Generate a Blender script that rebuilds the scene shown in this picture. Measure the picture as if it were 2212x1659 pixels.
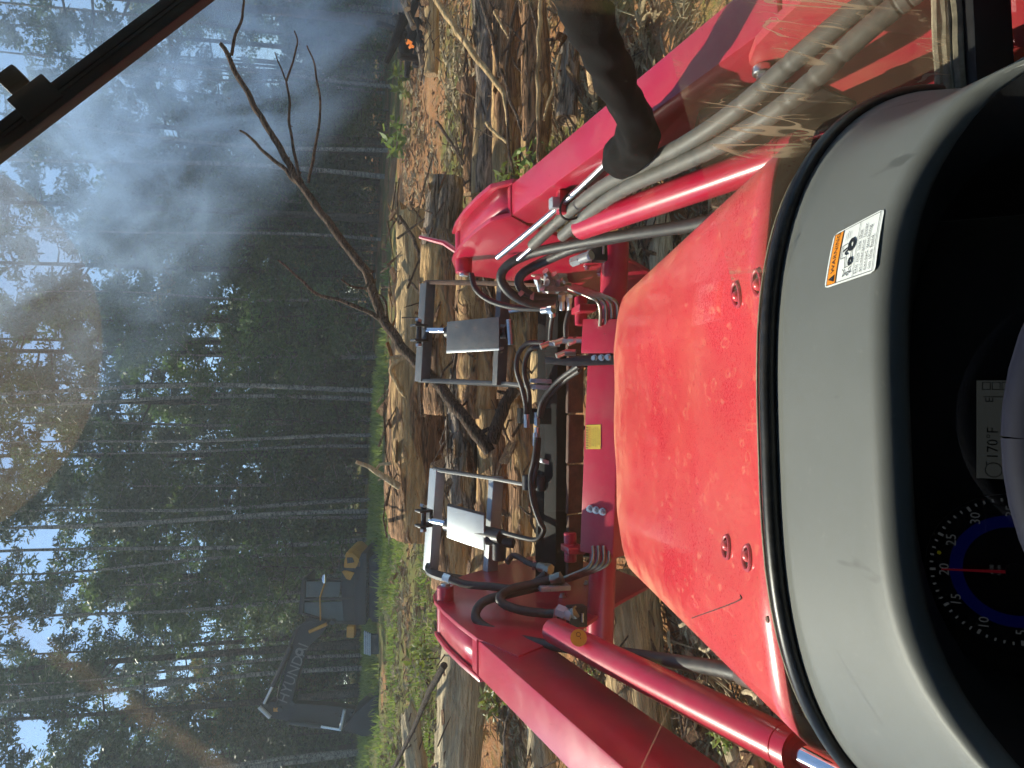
import bpy, bmesh, math, random
from mathutils import Vector, Matrix, noise as mnoise
R = math.radians
scene = bpy.context.scene
for _o in list(bpy.data.objects): bpy.data.objects.remove(_o)
C = scene.collection

# ------------------------------------------------------------------ camera (the photo is turned on its side)
PITCH = R(12.0)
CAM = Vector((0.0, 0.0, 2.05))
FPX = 1534.0                     # focal length, in pixels of a 2212 x 1659 picture
FW = Vector((0, math.cos(PITCH), -math.sin(PITCH)))
DN = Vector((0, -math.sin(PITCH), -math.cos(PITCH)))     # picture right = down in the place
RT = Vector((1, 0, 0))                                   # picture up = right in the place
def U(px, py, d):
    """point at depth d metres in front of the camera that is seen at (px, py)"""
    return CAM + (FW + DN * ((px - 1106.0) / FPX) + RT * ((829.5 - py) / FPX)) * d
cd = bpy.data.cameras.new('camera'); cam = bpy.data.objects.new('camera', cd); C.objects.link(cam)
cd.sensor_fit = 'HORIZONTAL'; cd.sensor_width = 36.0; cd.lens = 36.0 * FPX / 2212.0
cd.clip_start = 0.02; cd.clip_end = 2000
M4 = Matrix.Identity(4)
for i in range(3):
    M4[i][0] = DN[i]; M4[i][1] = RT[i]; M4[i][2] = -FW[i]; M4[i][3] = CAM[i]
cam.matrix_world = M4
scene.camera = cam

# ------------------------------------------------------------------ sky, sun, exposure
SUN_AZ, SUN_EL = R(-44), R(49)          # azimuth from straight ahead (+Y), negative = left
SDIR = Vector((math.sin(SUN_AZ) * math.cos(SUN_EL), math.cos(SUN_AZ) * math.cos(SUN_EL), math.sin(SUN_EL)))
w = bpy.data.worlds.new('World'); scene.world = w; w.use_nodes = True
nt = w.node_tree; nt.nodes.clear()
sky = nt.nodes.new('ShaderNodeTexSky'); sky.sky_type = 'NISHITA'; sky.sun_disc = False
sky.sun_elevation = SUN_EL; sky.sun_rotation = SUN_AZ
sky.air_density = 0.9; sky.dust_density = 0.15; sky.ozone_density = 4.0
bg = nt.nodes.new('ShaderNodeBackground'); bg.inputs[1].default_value = 0.12
wo = nt.nodes.new('ShaderNodeOutputWorld')
nt.links.new(sky.outputs[0], bg.inputs[0]); nt.links.new(bg.outputs[0], wo.inputs[0])
sl = bpy.data.lights.new('sun', 'SUN'); sl.energy = 5.0; sl.angle = R(0.53); sl.color = (1.0, 0.92, 0.78)
so = bpy.data.objects.new('sun', sl); C.objects.link(so)
so.rotation_euler = SDIR.to_track_quat('Z', 'Y').to_euler(); so.location = SDIR * 60
scene.view_settings.view_transform = 'Standard'; scene.view_settings.look = 'None'
scene.view_settings.gamma = 1.0; scene.view_settings.exposure = 0.80
scene.render.engine = 'CYCLES'
cy = scene.cycles
cy.max_bounces = 5; cy.diffuse_bounces = 2; cy.glossy_bounces = 3; cy.transmission_bounces = 3
cy.use_adaptive_sampling = True; cy.adaptive_threshold = .03
cy.transparent_max_bounces = 16; cy.volume_bounces = 2; cy.volume_step_rate = 3.0; cy.volume_max_steps = 96; cy.use_light_tree = False
cy.use_denoising = True; cy.caustics_reflective = False; cy.caustics_refractive = False
cy.sample_clamp_indirect = 6.0

# ------------------------------------------------------------------ materials
def newmat(name):
    m = bpy.data.materials.new(name); m.use_nodes = True
    n = m.node_tree.nodes; l = m.node_tree.links
    b = n['Principled BSDF']
    return m, n, l, b
def nz(n, l, scale, detail=4, rough=.55, vec=None, stretch=None, dist=0):
    t = n.new('ShaderNodeTexNoise'); t.inputs['Scale'].default_value = scale
    t.inputs['Detail'].default_value = min(detail, 3.6); t.inputs['Roughness'].default_value = rough
    t.inputs['Distortion'].default_value = dist
    tc = n.new('ShaderNodeTexCoord'); src = tc.outputs['Object']
    if stretch:
        mp = n.new('ShaderNodeMapping'); mp.inputs['Scale'].default_value = stretch
        l.new(src, mp.inputs[0]); src = mp.outputs[0]
    l.new(src, t.inputs['Vector'])
    return t.outputs['Fac']
def ramp(n, l, fac, stops):
    r = n.new('ShaderNodeValToRGB'); l.new(fac, r.inputs[0])
    e = r.color_ramp.elements
    while len(e) < len(stops): e.new(0.5)
    for k, (p, c) in enumerate(stops):
        e[k].position = p
        e[k].color = (c, c, c, 1) if isinstance(c, (int, float)) else (*c, 1)
    return r.outputs[0]
def mixc(n, l, fac, a, b, mode='MIX'):
    m = n.new('ShaderNodeMix'); m.data_type = 'RGBA'; m.blend_type = mode
    for sock, v in ((m.inputs[0], fac), (m.inputs[6], a), (m.inputs[7], b)):
        if hasattr(v, 'node'): l.new(v, sock)
        elif isinstance(v, (int, float)): sock.default_value = v
        else: sock.default_value = (*v, 1)
    return m.outputs[2]
def math_(n, l, op, a, b=None, clamp=False):
    m = n.new('ShaderNodeMath'); m.operation = op; m.use_clamp = clamp
    for s, v in ((m.inputs[0], a), (m.inputs[1], b)):
        if v is None: continue
        if hasattr(v, 'node'): l.new(v, s)
        else: s.default_value = v
    return m.outputs[0]
def bump(n, l, b, h, strength=.3, dist=.01):
    p = n.new('ShaderNodeBump'); p.inputs['Strength'].default_value = strength; p.inputs['Distance'].default_value = dist
    l.new(h, p.inputs['Height']); l.new(p.outputs[0], b.inputs['Normal'])
def simple(name, col, rough=.5, metal=0, var=.25, scale=12, bumpy=0, bscale=60, coat=0, dust=0, dustcol=(.36, .24, .15), stretch=None, spec=.5, bdist=.004):
    m, n, l, b = newmat(name)
    b.inputs['Roughness'].default_value = rough; b.inputs['Metallic'].default_value = metal
    b.inputs['Coat Weight'].default_value = coat; b.inputs['Coat Roughness'].default_value = .12
    b.inputs['Specular IOR Level'].default_value = spec
    f = nz(n, l, scale, 5, .6, stretch=stretch)
    dk = tuple(c * (1 - var) for c in col); lt = tuple(min(1, c * (1 + var)) for c in col)
    c = ramp(n, l, f, [(.3, dk), (.7, lt)])
    if dust:
        f2 = nz(n, l, scale * 2.3, 8, .7)
        d = ramp(n, l, f2, [(.5 - .25 * dust, 0), (.78, min(1, dust))])
        c = mixc(n, l, d, c, dustcol)
        rr = math_(n, l, 'MULTIPLY_ADD', d, .4)
        rr.node.inputs[2].default_value = rough
        l.new(rr, b.inputs['Roughness'])
    l.new(c, b.inputs['Base Color'])
    if bumpy: bump(n, l, b, nz(n, l, bscale, 6, .65, stretch=stretch), bumpy, bdist)
    return m

RED = (.47, .008, .040)
M = {}
M['red'] = simple('red_loader_paint', RED, .30, var=.08, scale=3, coat=.25, dust=.24, dustcol=(.46, .20, .15), bumpy=.04, bscale=300)
M['red_dusty'] = simple('red_paint_dusty', RED, .42, var=.1, scale=4, dust=.55, dustcol=(.45, .20, .10))
M['black_metal'] = simple('black_metal', (.018, .018, .02), .42, var=.3, scale=14, dust=.25, dustcol=(.12, .09, .07))
M['grapple'] = simple('grapple_grey_paint', (.070, .076, .082), .42, var=.2, scale=9, dust=.3, dustcol=(.20, .15, .11), bumpy=.05)
M['grapple_dark'] = simple('grapple_dark_paint', (.007, .0065, .007), .75, var=.3, scale=9, bumpy=.08, spec=.15)
M['rusty'] = simple('rusty_wear_plate', (.12, .06, .035), .75, var=.5, scale=18, bumpy=.3)
M['rubber'] = simple('rubber_hose', (.022, .022, .022), .5, var=.25, scale=20, dust=.28, dustcol=(.16, .13, .10), bumpy=.15, bscale=350)
M['wrap'] = simple('spiral_wrap_grey', (.10, .095, .082), .55, var=.15, scale=15, dust=.3, dustcol=(.22, .18, .13))
M['steel'] = simple('zinc_plated_steel', (.62, .62, .60), .28, 1.0, var=.12, scale=30, bumpy=.03)
M['chrome'] = simple('chrome_rod', (.80, .82, .86), .08, 1.0, var=.03, scale=10)
M['tubes'] = simple('steel_tube', (.34, .31, .25), .32, 1.0, var=.2, scale=30)
M['silver_plate'] = simple('bare_steel_plate', (.42, .45, .46), .4, .4, var=.1, scale=8, dust=.15)
M['sleeve'] = simple('woven_sleeve', (.0045, .0045, .0048), .9, var=.3, scale=30, dust=.2, dustcol=(.016, .015, .014), bumpy=.6, bscale=420, spec=.2)
M['plastic'] = simple('black_plastic', (.007, .007, .0075), .5, var=.2, scale=10, bumpy=.1, bscale=400)
M['cab_black'] = simple('cab_frame_black', (.004, .004, .0045), .6, var=.2, scale=8)
M['seal'] = simple('rubber_seal', (.014, .014, .015), .38, var=.3, scale=30, dust=.12, dustcol=(.25, .2, .15))
M['seal_old'] = simple('weathered_seal', (.22, .19, .13), .8, var=.5, scale=40, bumpy=.4, bscale=90)
M['white'] = simple('white_label', (.80, .82, .80), .4, var=.03)
M['orange'] = simple('orange_label', (.85, .28, .01), .4, var=.03)
M['yellow'] = simple('yellow_label', (.70, .52, .05), .45, var=.08)
M['ink'] = simple('black_ink', (.012, .012, .014), .5, var=.05)
M['brown_ink'] = simple('brown_ink', (.10, .05, .015), .5, var=.05)
M['pink'] = simple('pink_band', (.45, .22, .20), .6, var=.2, scale=60)
M['exc_black'] = simple('excavator_black', (.007, .006, .007), .5, var=.3, scale=3)
M['exc_yellow'] = simple('excavator_yellow', (.42, .19, .015), .6, var=.15, scale=4)
M['exc_grey'] = simple('excavator_grey', (.022, .026, .026), .55, var=.2, scale=4)
M['tyre'] = simple('tyre_rubber', (.02, .02, .021), .8, var=.3, scale=20, dust=.4, dustcol=(.16, .08, .05))

# cowl: sun-greyed dashboard plastic with scuffs
m, n, l, b = newmat('dashboard_grey_plastic')
f = nz(n, l, 5, 4); c = ramp(n, l, f, [(.3, (.126, .132, .124)), (.7, (.152, .157, .147))])
f = nz(n, l, 90, 6, .7); c = mixc(n, l, ramp(n, l, f, [(.62, 0), (.80, .35)]), c, (.24, .24, .21))
f = nz(n, l, 22, 3, .5, stretch=(1, .35, 1)); c = mixc(n, l, ramp(n, l, f, [(.70, 0), (.735, .75)]), c, (.075, .078, .072))
l.new(c, b.inputs['Base Color']); b.inputs['Roughness'].default_value = .50; b.inputs['Specular IOR Level'].default_value = .4
bump(n, l, b, nz(n, l, 700, 3, .7), .10, .002)
M['cowl'] = m

# hood: red paint with dust, dried rain spots and rings
m, n, l, b = newmat('hood_red_paint')
base = ramp(n, l, nz(n, l, 2.5, 3), [(.3, tuple(x * .93 for x in (.62, .018, .038))), (.7, (.65, .022, .044))])
fine = nz(n, l, 240, 6, .75); big = nz(n, l, 5.5, 5, .6)
d1 = math_(n, l, 'MULTIPLY', ramp(n, l, fine, [(.38, .1), (.72, .8)]), ramp(n, l, big, [(.35, .10), (.68, .50)]))
tc = n.new('ShaderNodeTexCoord')
sp = n.new('ShaderNodeSeparateXYZ'); l.new(tc.outputs['Object'], sp.inputs[0])
def mrange(v, a, b_, hi):
    e_ = n.new('ShaderNodeMapRange'); e_.interpolation_type = 'SMOOTHSTEP'; l.new(v, e_.inputs[0])
    e_.inputs[1].default_value = a; e_.inputs[2].default_value = b_; e_.inputs[3].default_value = 0; e_.inputs[4].default_value = hi; return e_.outputs[0]
xx = math_(n, l, 'ABSOLUTE', math_(n, l, 'ADD', sp.outputs['X'], math_(n, l, 'MULTIPLY_ADD', sp.outputs['Y'], .0577)))
xx.node.inputs[0].links[0].from_node.inputs[1].links[0].from_node.inputs[2].default_value = .02
front = mrange(sp.outputs['Y'], 1.42, 1.84, .95)
sides = math_(n, l, 'MULTIPLY', mrange(xx, .24, .345, .8), mrange(sp.outputs['Y'], .85, 1.5, 1.0))
d2 = math_(n, l, 'MULTIPLY', math_(n, l, 'MAXIMUM', front, sides), ramp(n, l, nz(n, l, 11, 4, .75), [(.32, .10), (.64, 1)]))
vo = n.new('ShaderNodeTexVoronoi'); vo.inputs['Scale'].default_value = 46; vo.feature = 'F1'
mp = n.new('ShaderNodeMapping'); mp.inputs['Scale'].default_value = (1, .62, .6)
wn = n.new('ShaderNodeTexNoise'); wn.inputs['Scale'].default_value = 60
add = n.new('ShaderNodeMix'); add.data_type = 'RGBA'; add.blend_type = 'LINEAR_LIGHT'; add.inputs[0].default_value = .012
l.new(tc.outputs['Object'], wn.inputs['Vector']); l.new(tc.outputs['Object'], add.inputs[6]); l.new(wn.outputs['Color'], add.inputs[7])
l.new(add.outputs[2], mp.inputs[0]); l.new(mp.outputs[0], vo.inputs['Vector'])
ring = ramp(n, l, vo.outputs['Distance'], [(.22, 0), (.29, 1), (.36, .0)])
rm = n.new('ShaderNodeSeparateColor'); l.new(vo.outputs['Color'], rm.inputs[0])
pick = ramp(n, l, rm.outputs[0], [(.45, 0), (.50, 1)])
ringm = math_(n, l, 'MULTIPLY', math_(n, l, 'MULTIPLY', ring, pick), .42)
dd = math_(n, l, 'MAXIMUM', math_(n, l, 'MAXIMUM', d1, d2), ringm, True)
c = mixc(n, l, dd, base, (.70, .31, .15))
l.new(c, b.inputs['Base Color'])
rr = math_(n, l, 'MULTIPLY_ADD', dd, .45); rr.node.inputs[2].default_value = .26; l.new(rr, b.inputs['Roughness'])
b.inputs['Coat Weight'].default_value = .3; b.inputs['Coat Roughness'].default_value = .15
M['hood'] = m

# wood
def bark_mat(name, bark, bare, peel=.5, fs=1.0):
    m, n, l, b = newmat(name)
    g = nz(n, l, 11 * fs, 8, .75, stretch=(.30, 2.2, 2.2), dist=1.0)
    bk = ramp(n, l, g, [(.36, tuple(c * .18 for c in bark)), (.48, bark), (.66, tuple(min(1, c * 2.2) for c in bark))])
    gr = nz(n, l, 20 * fs, 5, .6, stretch=(.06, 2.5, 2.5))
    bw = ramp(n, l, gr, [(.3, tuple(c * .62 for c in bare)), (.55, bare), (.75, tuple(min(1, c * 1.25) for c in bare))])
    p = nz(n, l, 2.6 * fs, 7, .68, stretch=(.45, 1.3, 1.3), dist=.4)
    pm = ramp(n, l, p, [(1 - peel - .02, 0), (1 - peel + .03, 1)])
    st = ramp(n, l, nz(n, l, 6, 6, .7, stretch=(.4, 1.5, 1.5)), [(.45, 0), (.75, .6)])
    bw = mixc(n, l, st, bw, tuple(c * .45 for c in bark))
    l.new(mixc(n, l, pm, bk, bw), b.inputs['Base Color'])
    b.inputs['Roughness'].default_value = .85; b.inputs['Specular IOR Level'].default_value = .25
    h = math_(n, l, 'SUBTRACT', math_(n, l, 'MULTIPLY', g, 1.0), math_(n, l, 'MULTIPLY', pm, .4))
    bump(n, l, b, h, 1.0, .06)
    return m
M['bark_grey'] = bark_mat('bark_grey', (.23, .17, .12), (.64, .39, .17), .40)
M['bark_brown'] = bark_mat('bark_brown', (.25, .13, .062), (.64, .38, .16), .46)
M['bark_peeled'] = bark_mat('bark_peeled_wood', (.28, .15, .075), (.70, .46, .22), .62)
M['bark_pale'] = bark_mat('bark_pale_wood', (.30, .19, .10), (.68, .52, .31), .72)
M['char'] = bark_mat('charred_wood', (.02, .018, .018), (.06, .05, .045), .3)
M['twig'] = bark_mat('twig_bark', (.15, .095, .062), (.24, .155, .10), .4, 4)
M['twig_dark'] = bark_mat('twig_bark_dark', (.10, .07, .05), (.2, .14, .1), .3, 4)
m, n, l, b = newmat('cut_log_end')
tc = n.new('ShaderNodeTexCoord'); mp = n.new('ShaderNodeMapping'); mp.inputs['Scale'].default_value = (0, 1, 1)
l.new(tc.outputs['Object'], mp.inputs[0])
wv = n.new('ShaderNodeTexWave'); wv.wave_type = 'RINGS'; wv.rings_direction = 'X'; wv.inputs['Scale'].default_value = 14
wv.inputs['Distortion'].default_value = 2.5; l.new(mp.outputs[0], wv.inputs[0])
l.new(ramp(n, l, wv.outputs['Fac'], [(.2, (.22, .12, .06)), (.8, (.44, .29, .15))]), b.inputs['Base Color'])
b.inputs['Roughness'].default_value = .85
M['log_end'] = m
M['trunk'] = bark_mat('tree_trunk_bark', (.060, .048, .040), (.11, .085, .065), .3, .6)
M['trunk_pale'] = bark_mat('pale_trunk_bark', (.17, .16, .14), (.26, .24, .20), .4, .6)

def leaf_mat(name, cols, trans=.5):
    m, n, l, b = newmat(name)
    out = n['Material Output']
    oi = n.new('ShaderNodeObjectInfo')
    f = nz(n, l, .8, 4, .65); f2 = nz(n, l, 5.0, 2, .5)
    c = ramp(n, l, math_(n, l, 'ADD', math_(n, l, 'MULTIPLY', f, .55), math_(n, l, 'MULTIPLY', f2, .45)), [(.36, cols[0]), (.5, cols[1]), (.64, cols[2])])
    hs = n.new('ShaderNodeHueSaturation'); l.new(c, hs.inputs['Color'])
    mr = n.new('ShaderNodeMapRange'); mr.inputs[3].default_value = .475; mr.inputs[4].default_value = .515; l.new(oi.outputs['Random'], mr.inputs[0])
    l.new(mr.outputs[0], hs.inputs['Hue'])
    mr2 = n.new('ShaderNodeMapRange'); mr2.inputs[3].default_value = .85; mr2.inputs[4].default_value = 1.5; l.new(oi.outputs['Random'], mr2.inputs[0])
    l.new(mr2.outputs[0], hs.inputs['Value'])
    l.new(hs.outputs[0], b.inputs['Base Color']); b.inputs['Roughness'].default_value = .5; b.inputs['Specular IOR Level'].default_value = .35
    tr = n.new('ShaderNodeBsdfTranslucent'); mm = n.new('ShaderNodeMix'); 
    tcol = mixc(n, l, .5, hs.outputs[0], (.9, 1.0, .25), 'MULTIPLY')
    l.new(mixc(n, l, .45, tcol, hs.outputs[0]), tr.inputs[0])
    ms = n.new('ShaderNodeMixShader'); ms.inputs[0].default_value = trans
    l.new(b.outputs[0], ms.inputs[1]); l.new(tr.outputs[0], ms.inputs[2]); l.new(ms.outputs[0], out.inputs[0])
    return m
M['leaf_pine'] = leaf_mat('pine_needles', ((.030, .052, .026), (.052, .086, .036), (.085, .125, .05)), .40)
M['leaf_broad'] = leaf_mat('broad_leaves', ((.040, .070, .030), (.075, .125, .042), (.125, .185, .06)), .5)
M['leaf_dark'] = leaf_mat('dark_leaves', ((.030, .052, .028), (.050, .082, .038), (.080, .118, .048)), .42)
M['leaf_dry'] = leaf_mat('dry_leaves', ((.06, .055, .022), (.13, .10, .04), (.20, .13, .05)), .45)
M['grass'] = leaf_mat('grass_blades', ((.09, .13, .025), (.17, .22, .045), (.27, .30, .08)), .45)

# glass for vehicle windows
def glass_mat(name, tint, dirt=0):
    m, n, l, b = newmat(name); n.remove(b); out = n['Material Output']
    tr = n.new('ShaderNodeBsdfTransparent'); tr.inputs[0].default_value = (*tint, 1)
    gl = n.new('ShaderNodeBsdfGlossy'); gl.inputs['Roughness'].default_value = 0.0; gl.inputs[0].default_value = (1, 1, 1, 1)
    lw = n.new('ShaderNodeLayerWeight'); lw.inputs[0].default_value = .5
    p5 = math_(n, l, 'POWER', lw.outputs['Facing'], 5.0)
    fr = math_(n, l, 'MULTIPLY_ADD', p5, .95); fr.node.inputs[2].default_value = .050
    ms = n.new('ShaderNodeMixShader'); l.new(fr, ms.inputs[0]); l.new(tr.outputs[0], ms.inputs[1]); l.new(gl.outputs[0], ms.inputs[2])
    l.new(ms.outputs[0], out.inputs[0])
    return m, n, l, ms, out
M['glass'] = glass_mat('window_glass', (.93, .96, .94))[0]
M['glass_green'] = glass_mat('green_tinted_glass', (.55, .66, .60))[0]

# ------------------------------------------------------------------ objects and shapes
def tag(o, label=None, cat=None, group=None, kind=None):
    if label: o['label'] = label
    if cat: o['category'] = cat
    if group: o['group'] = group
    if kind: o['kind'] = kind
    return o
def thing(name, loc, label, cat, group=None):
    o = bpy.data.objects.new(name, None); C.objects.link(o); o.location = loc
    o.empty_display_size = .1
    return tag(o, label, cat, group)
def root_of(p):
    while p.parent: p = p.parent
    return p
def mesh(name, verts, faces, mats, parent=None, smooth=True, fm=None, auto=40, raw=False):
    """one mesh object; vertices are given in world space, kept relative to the thing's base"""
    off = Vector(root_of(parent).location) if parent and not raw else Vector((0, 0, 0))
    me = bpy.data.meshes.new(name)
    me.from_pydata([tuple(Vector(v) - off) for v in verts], [], faces)
    if not isinstance(mats, (list, tuple)): mats = [mats]
    for mm in mats: me.materials.append(M[mm] if isinstance(mm, str) else mm)
    if fm: me.polygons.foreach_set('material_index', fm)
    if smooth:
        me.polygons.foreach_set('use_smooth', [True] * len(me.polygons))
        if auto < 180: me.set_sharp_from_angle(angle=R(auto))
    me.update()
    o = bpy.data.objects.new(name, me); C.objects.link(o)
    if parent: o.parent = parent
    return o
class MB:
    """collects shapes that belong to one part"""
    def __init__(s): s.v = []; s.f = []; s.m = []
    def add(s, v, f, mi=0):
        k = len(s.v); s.v += [Vector(x) for x in v]; s.f += [tuple(i + k for i in q) for q in f]; s.m += [mi] * len(f); return s
    def build(s, name, mats, parent=None, smooth=True, auto=40, raw=False):
        return mesh(name, s.v, s.f, mats, parent, smooth, s.m, auto, raw)
    def box(s, c, ax, ay, az, bev=0, mi=0):
        """c centre; ax, ay, az half-axis vectors"""
        bm = bmesh.new(); bmesh.ops.create_cube(bm, size=2)
        mt = Matrix((ax, ay, az)).transposed()
        sc = (ax.length, ay.length, az.length)
        for v in bm.verts: v.co = Vector([v.co[i] * sc[i] for i in range(3)])
        if bev: bmesh.ops.bevel(bm, geom=list(bm.edges), offset=min(bev, min(sc) * .9), segments=2, profile=.6, affect='EDGES')
        q = Matrix((ax.normalized(), ay.normalized(), az.normalized())).transposed()
        for v in bm.verts: v.co = q @ v.co + Vector(c)
        bm.verts.index_update()
        s.add([v.co.copy() for v in bm.verts], [tuple(v.index for v in f.verts) for f in bm.faces], mi); bm.free(); return s
    def prism(s, poly, thick, bev=0, mi=0):
        """poly: outline points in 3-D, thick: extrusion vector"""
        bm = bmesh.new(); n_ = len(poly)
        vs = [bm.verts.new(p) for p in poly]; ws = [bm.verts.new(Vector(p) + Vector(thick)) for p in poly]
        bm.faces.new(vs[::-1]); bm.faces.new(ws)
        for i in range(n_): bm.faces.new((vs[i], vs[(i + 1) % n_], ws[(i + 1) % n_], ws[i]))
        bmesh.ops.recalc_face_normals(bm, faces=bm.faces)
        if bev: bmesh.ops.bevel(bm, geom=list(bm.edges), offset=bev, segments=2, profile=.6, affect='EDGES')
        bm.verts.index_update()
        s.add([v.co.copy() for v in bm.verts], [tuple(v.index for v in f.verts) for f in bm.faces], mi); bm.free(); return s
    def tube(s, pts, rad, seg=10, mi=0, cap=True, jit=0, rs=None, endmi=None):
        pts = [Vector(p) for p in pts]; n_ = len(pts)
        if not isinstance(rad, (list, tuple)): rad = [rad] * n_
        rings = []; up = None
        for i, p in enumerate(pts):
            t = (pts[min(i + 1, n_ - 1)] - pts[max(i - 1, 0)])
            t = t.normalized() if t.length > 1e-9 else Vector((0, 0, 1))
            if up is None: up = t.orthogonal().normalized()
            up = (up - t * up.dot(t)); up = up.normalized() if up.length > 1e-6 else t.orthogonal().normalized()
            sd = t.cross(up)
            ring = []
            for k in range(seg):
                a = 2 * math.pi * k / seg
                rr = rad[i] * (1 + (rs.uniform(-jit, jit) if jit else 0))
                ring.append(p + (up * math.cos(a) + sd * math.sin(a)) * rr)
            rings.append(ring)
        v = [q for r_ in rings for q in r_]; f = []
        for i in range(n_ - 1):
            for k in range(seg):
                a, b2 = i * seg + k, i * seg + (k + 1) % seg
                f.append((a, b2, b2 + seg, a + seg))
        s.add(v, f, mi)
        if cap:
            e = mi if endmi is None else endmi
            s.add(rings[0], [tuple(range(seg))[::-1]], e); s.add(rings[-1], [tuple(range(seg))], e)
        return s
    def cyl(s, p0, p1, r, seg=20, bev=0, mi=0):
        p0, p1 = Vector(p0), Vector(p1); t = (p1 - p0).normalized()
        if bev: return s.tube([p0, p0 + t * 1e-4, p0 + t * bev, p1 - t * bev, p1 - t * 1e-4, p1], [r - bev, r - bev, r, r, r - bev, r - bev], seg, mi)
        return s.tube([p0, p1], r, seg, mi)
    def hexnut(s, p, ax, r, h, mi=0):
        ax = Vector(ax).normalized(); return s.tube([Vector(p), Vector(p) + ax * h], r, 6, mi)
    def sphere(s, c, r, seg=16, rg=8, sc=(1, 1, 1), mi=0):
        v = []; f = []
        for i in range(rg + 1):
            th = math.pi * i / rg
            for k in range(seg):
                a = 2 * math.pi * k / seg
                v.append(Vector(c) + Vector((math.sin(th) * math.cos(a) * r * sc[0], math.sin(th) * math.sin(a) * r * sc[1], math.cos(th) * r * sc[2])))
        for i in range(rg):
            for k in range(seg): f.append((i * seg + k, (i + 1) * seg + k, (i + 1) * seg + (k + 1) % seg, i * seg + (k + 1) % seg))
        return s.add(v, f, mi)
def smoothpath(pts, per=6):
    pts = [Vector(p) for p in pts]; out = []
    P = [pts[0] * 2 - pts[1]] + pts + [pts[-1] * 2 - pts[-2]]
    for i in range(1, len(P) - 2):
        for k in range(per):
            t = k / per; a, b, c, d = P[i - 1], P[i], P[i + 1], P[i + 2]
            out.append(.5 * ((2 * b) + (c - a) * t + (2 * a - 5 * b + 4 * c - d) * t * t + (3 * b - a - 3 * c + d) * t ** 3))
    out.append(pts[-1]); return out
def lerp(a, b, t): return a + (b - a) * t
def interp(x, xs, ys):
    if x <= xs[0]: return ys[0]
    for i in range(len(xs) - 1):
        if x <= xs[i + 1]:
            t = (x - xs[i]) / (xs[i + 1] - xs[i]); return ys[i] + (ys[i + 1] - ys[i]) * t
    return ys[-1]
def sstep(x, a, b):
    t = min(1, max(0, (x - a) / (b - a))); return t * t * (3 - 2 * t)
def text_geo(s, size, align='CENTER'):
    cu = bpy.data.curves.new('t', 'FONT'); cu.body = s; cu.size = size; cu.align_x = align; cu.align_y = 'CENTER'; cu.resolution_u = 2
    o = bpy.data.objects.new('t', cu); C.objects.link(o)
    me = bpy.data.meshes.new_from_object(o.evaluated_get(bpy.context.evaluated_depsgraph_get()))
    v = [x.co.copy() for x in me.vertices]; f = [tuple(p.vertices) for p in me.polygons]
    bpy.data.objects.remove(o); bpy.data.curves.remove(cu); bpy.data.meshes.remove(me)
    return v, f
def text(mb, s, size, org, rx, ry, lift, align='CENTER', mi=0, sx=1.0):
    v, f = text_geo(s, size, align); rx = Vector(rx).normalized(); ry = Vector(ry).normalized(); nn = rx.cross(ry)
    mb.add([Vector(org) + rx * p.x * sx + ry * p.y + nn * lift for p in v], f, mi); return mb

# ================================================================== the ground
PX = [-30, 0, 2.5, 4, 5.5, 7, 9, 12, 16, 21, 30, 45, 80, 160, 400]
PZ = [-.6, 0, .05, .28, .56, .80, 1.00, 1.20, 1.32, 1.40, 1.60, 1.95, 2.6, 4.0, 7.0]
def prof(y):
    return sum(interp(y + k * (.25 + .02 * abs(y)), PX, PZ) for k in (-2, -1, 0, 1, 2)) / 5
def gz0(x, y):
    return prof(y) - .040 * (max(-25, min(25, x)) + 3) * sstep(y, 2, 13)
def gz(x, y):
    z = gz0(x, y)
    nn = mnoise.noise(Vector((x * .9, y * .9, 3.1))) * .05 + mnoise.noise(Vector((x * .25, y * .25, 7.7))) * .12
    return z + nn * sstep(y, 1.5, 5) + mnoise.noise(Vector((x * 3.1, y * 3.1, 1.3))) * .018
def green_at(x, y):
    """where grass grows: left verge of the clearing, edge of the wood"""
    g = mnoise.noise(Vector((x * .35 + 4, y * .35, 2.0))) * .5 + mnoise.noise(Vector((x * 1.3, y * 1.3, 5.0))) * .3
    a = sstep(-x, .5 + .02 * y, 3.5) * sstep(y, 7.5, 11) * .42
    b = sstep(y, 19.5, 24) * (.85 - .75 * sstep(x, -1, 4))
    return max(a, b) + g
ys = []; y = -12.0
while y < 400:
    ys.append(y); y += .16 if -1 < y < 16 else (.3 if y < 32 else max(.5, y * .06))
NX = 230
gv = []; gf = []
for y in ys:
    half = max(14, abs(y) * 1.1 + 6)
    for i in range(NX):
        s_ = (i / (NX - 1)) * 2 - 1
        x = half * (s_ * .45 + .55 * s_ ** 3)
        gv.append((x, y, gz(x, y)))
for j in range(len(ys) - 1):
    for i in range(NX - 1):
        a = j * NX + i; gf.append((a, a + 1, a + NX + 1, a + NX))
m, n, l, b = newmat('clearing_soil')
clay = ramp(n, l, nz(n, l, .9, 6, .65), [(.3, (.17, .075, .034)), (.5, (.34, .150, .063)), (.7, (.46, .23, .105))])
c = mixc(n, l, ramp(n, l, nz(n, l, 7, 7, .7, stretch=(1, .6, 1)), [(.48, 0), (.70, .75)]), clay, (.30, .21, .13))
c = mixc(n, l, ramp(n, l, nz(n, l, 22, 6, .7), [(.55, 0), (.75, .8)]), c, (.055, .035, .024))
at = n.new('ShaderNodeAttribute'); at.attribute_name = 'green'
gmask = ramp(n, l, math_(n, l, 'ADD', at.outputs['Fac'], math_(n, l, 'MULTIPLY_ADD', nz(n, l, 9, 6, .7), .6)), [(.80, 0), (1.10, .8)])
c = mixc(n, l, gmask, c, (.10, .13, .03))
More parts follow.
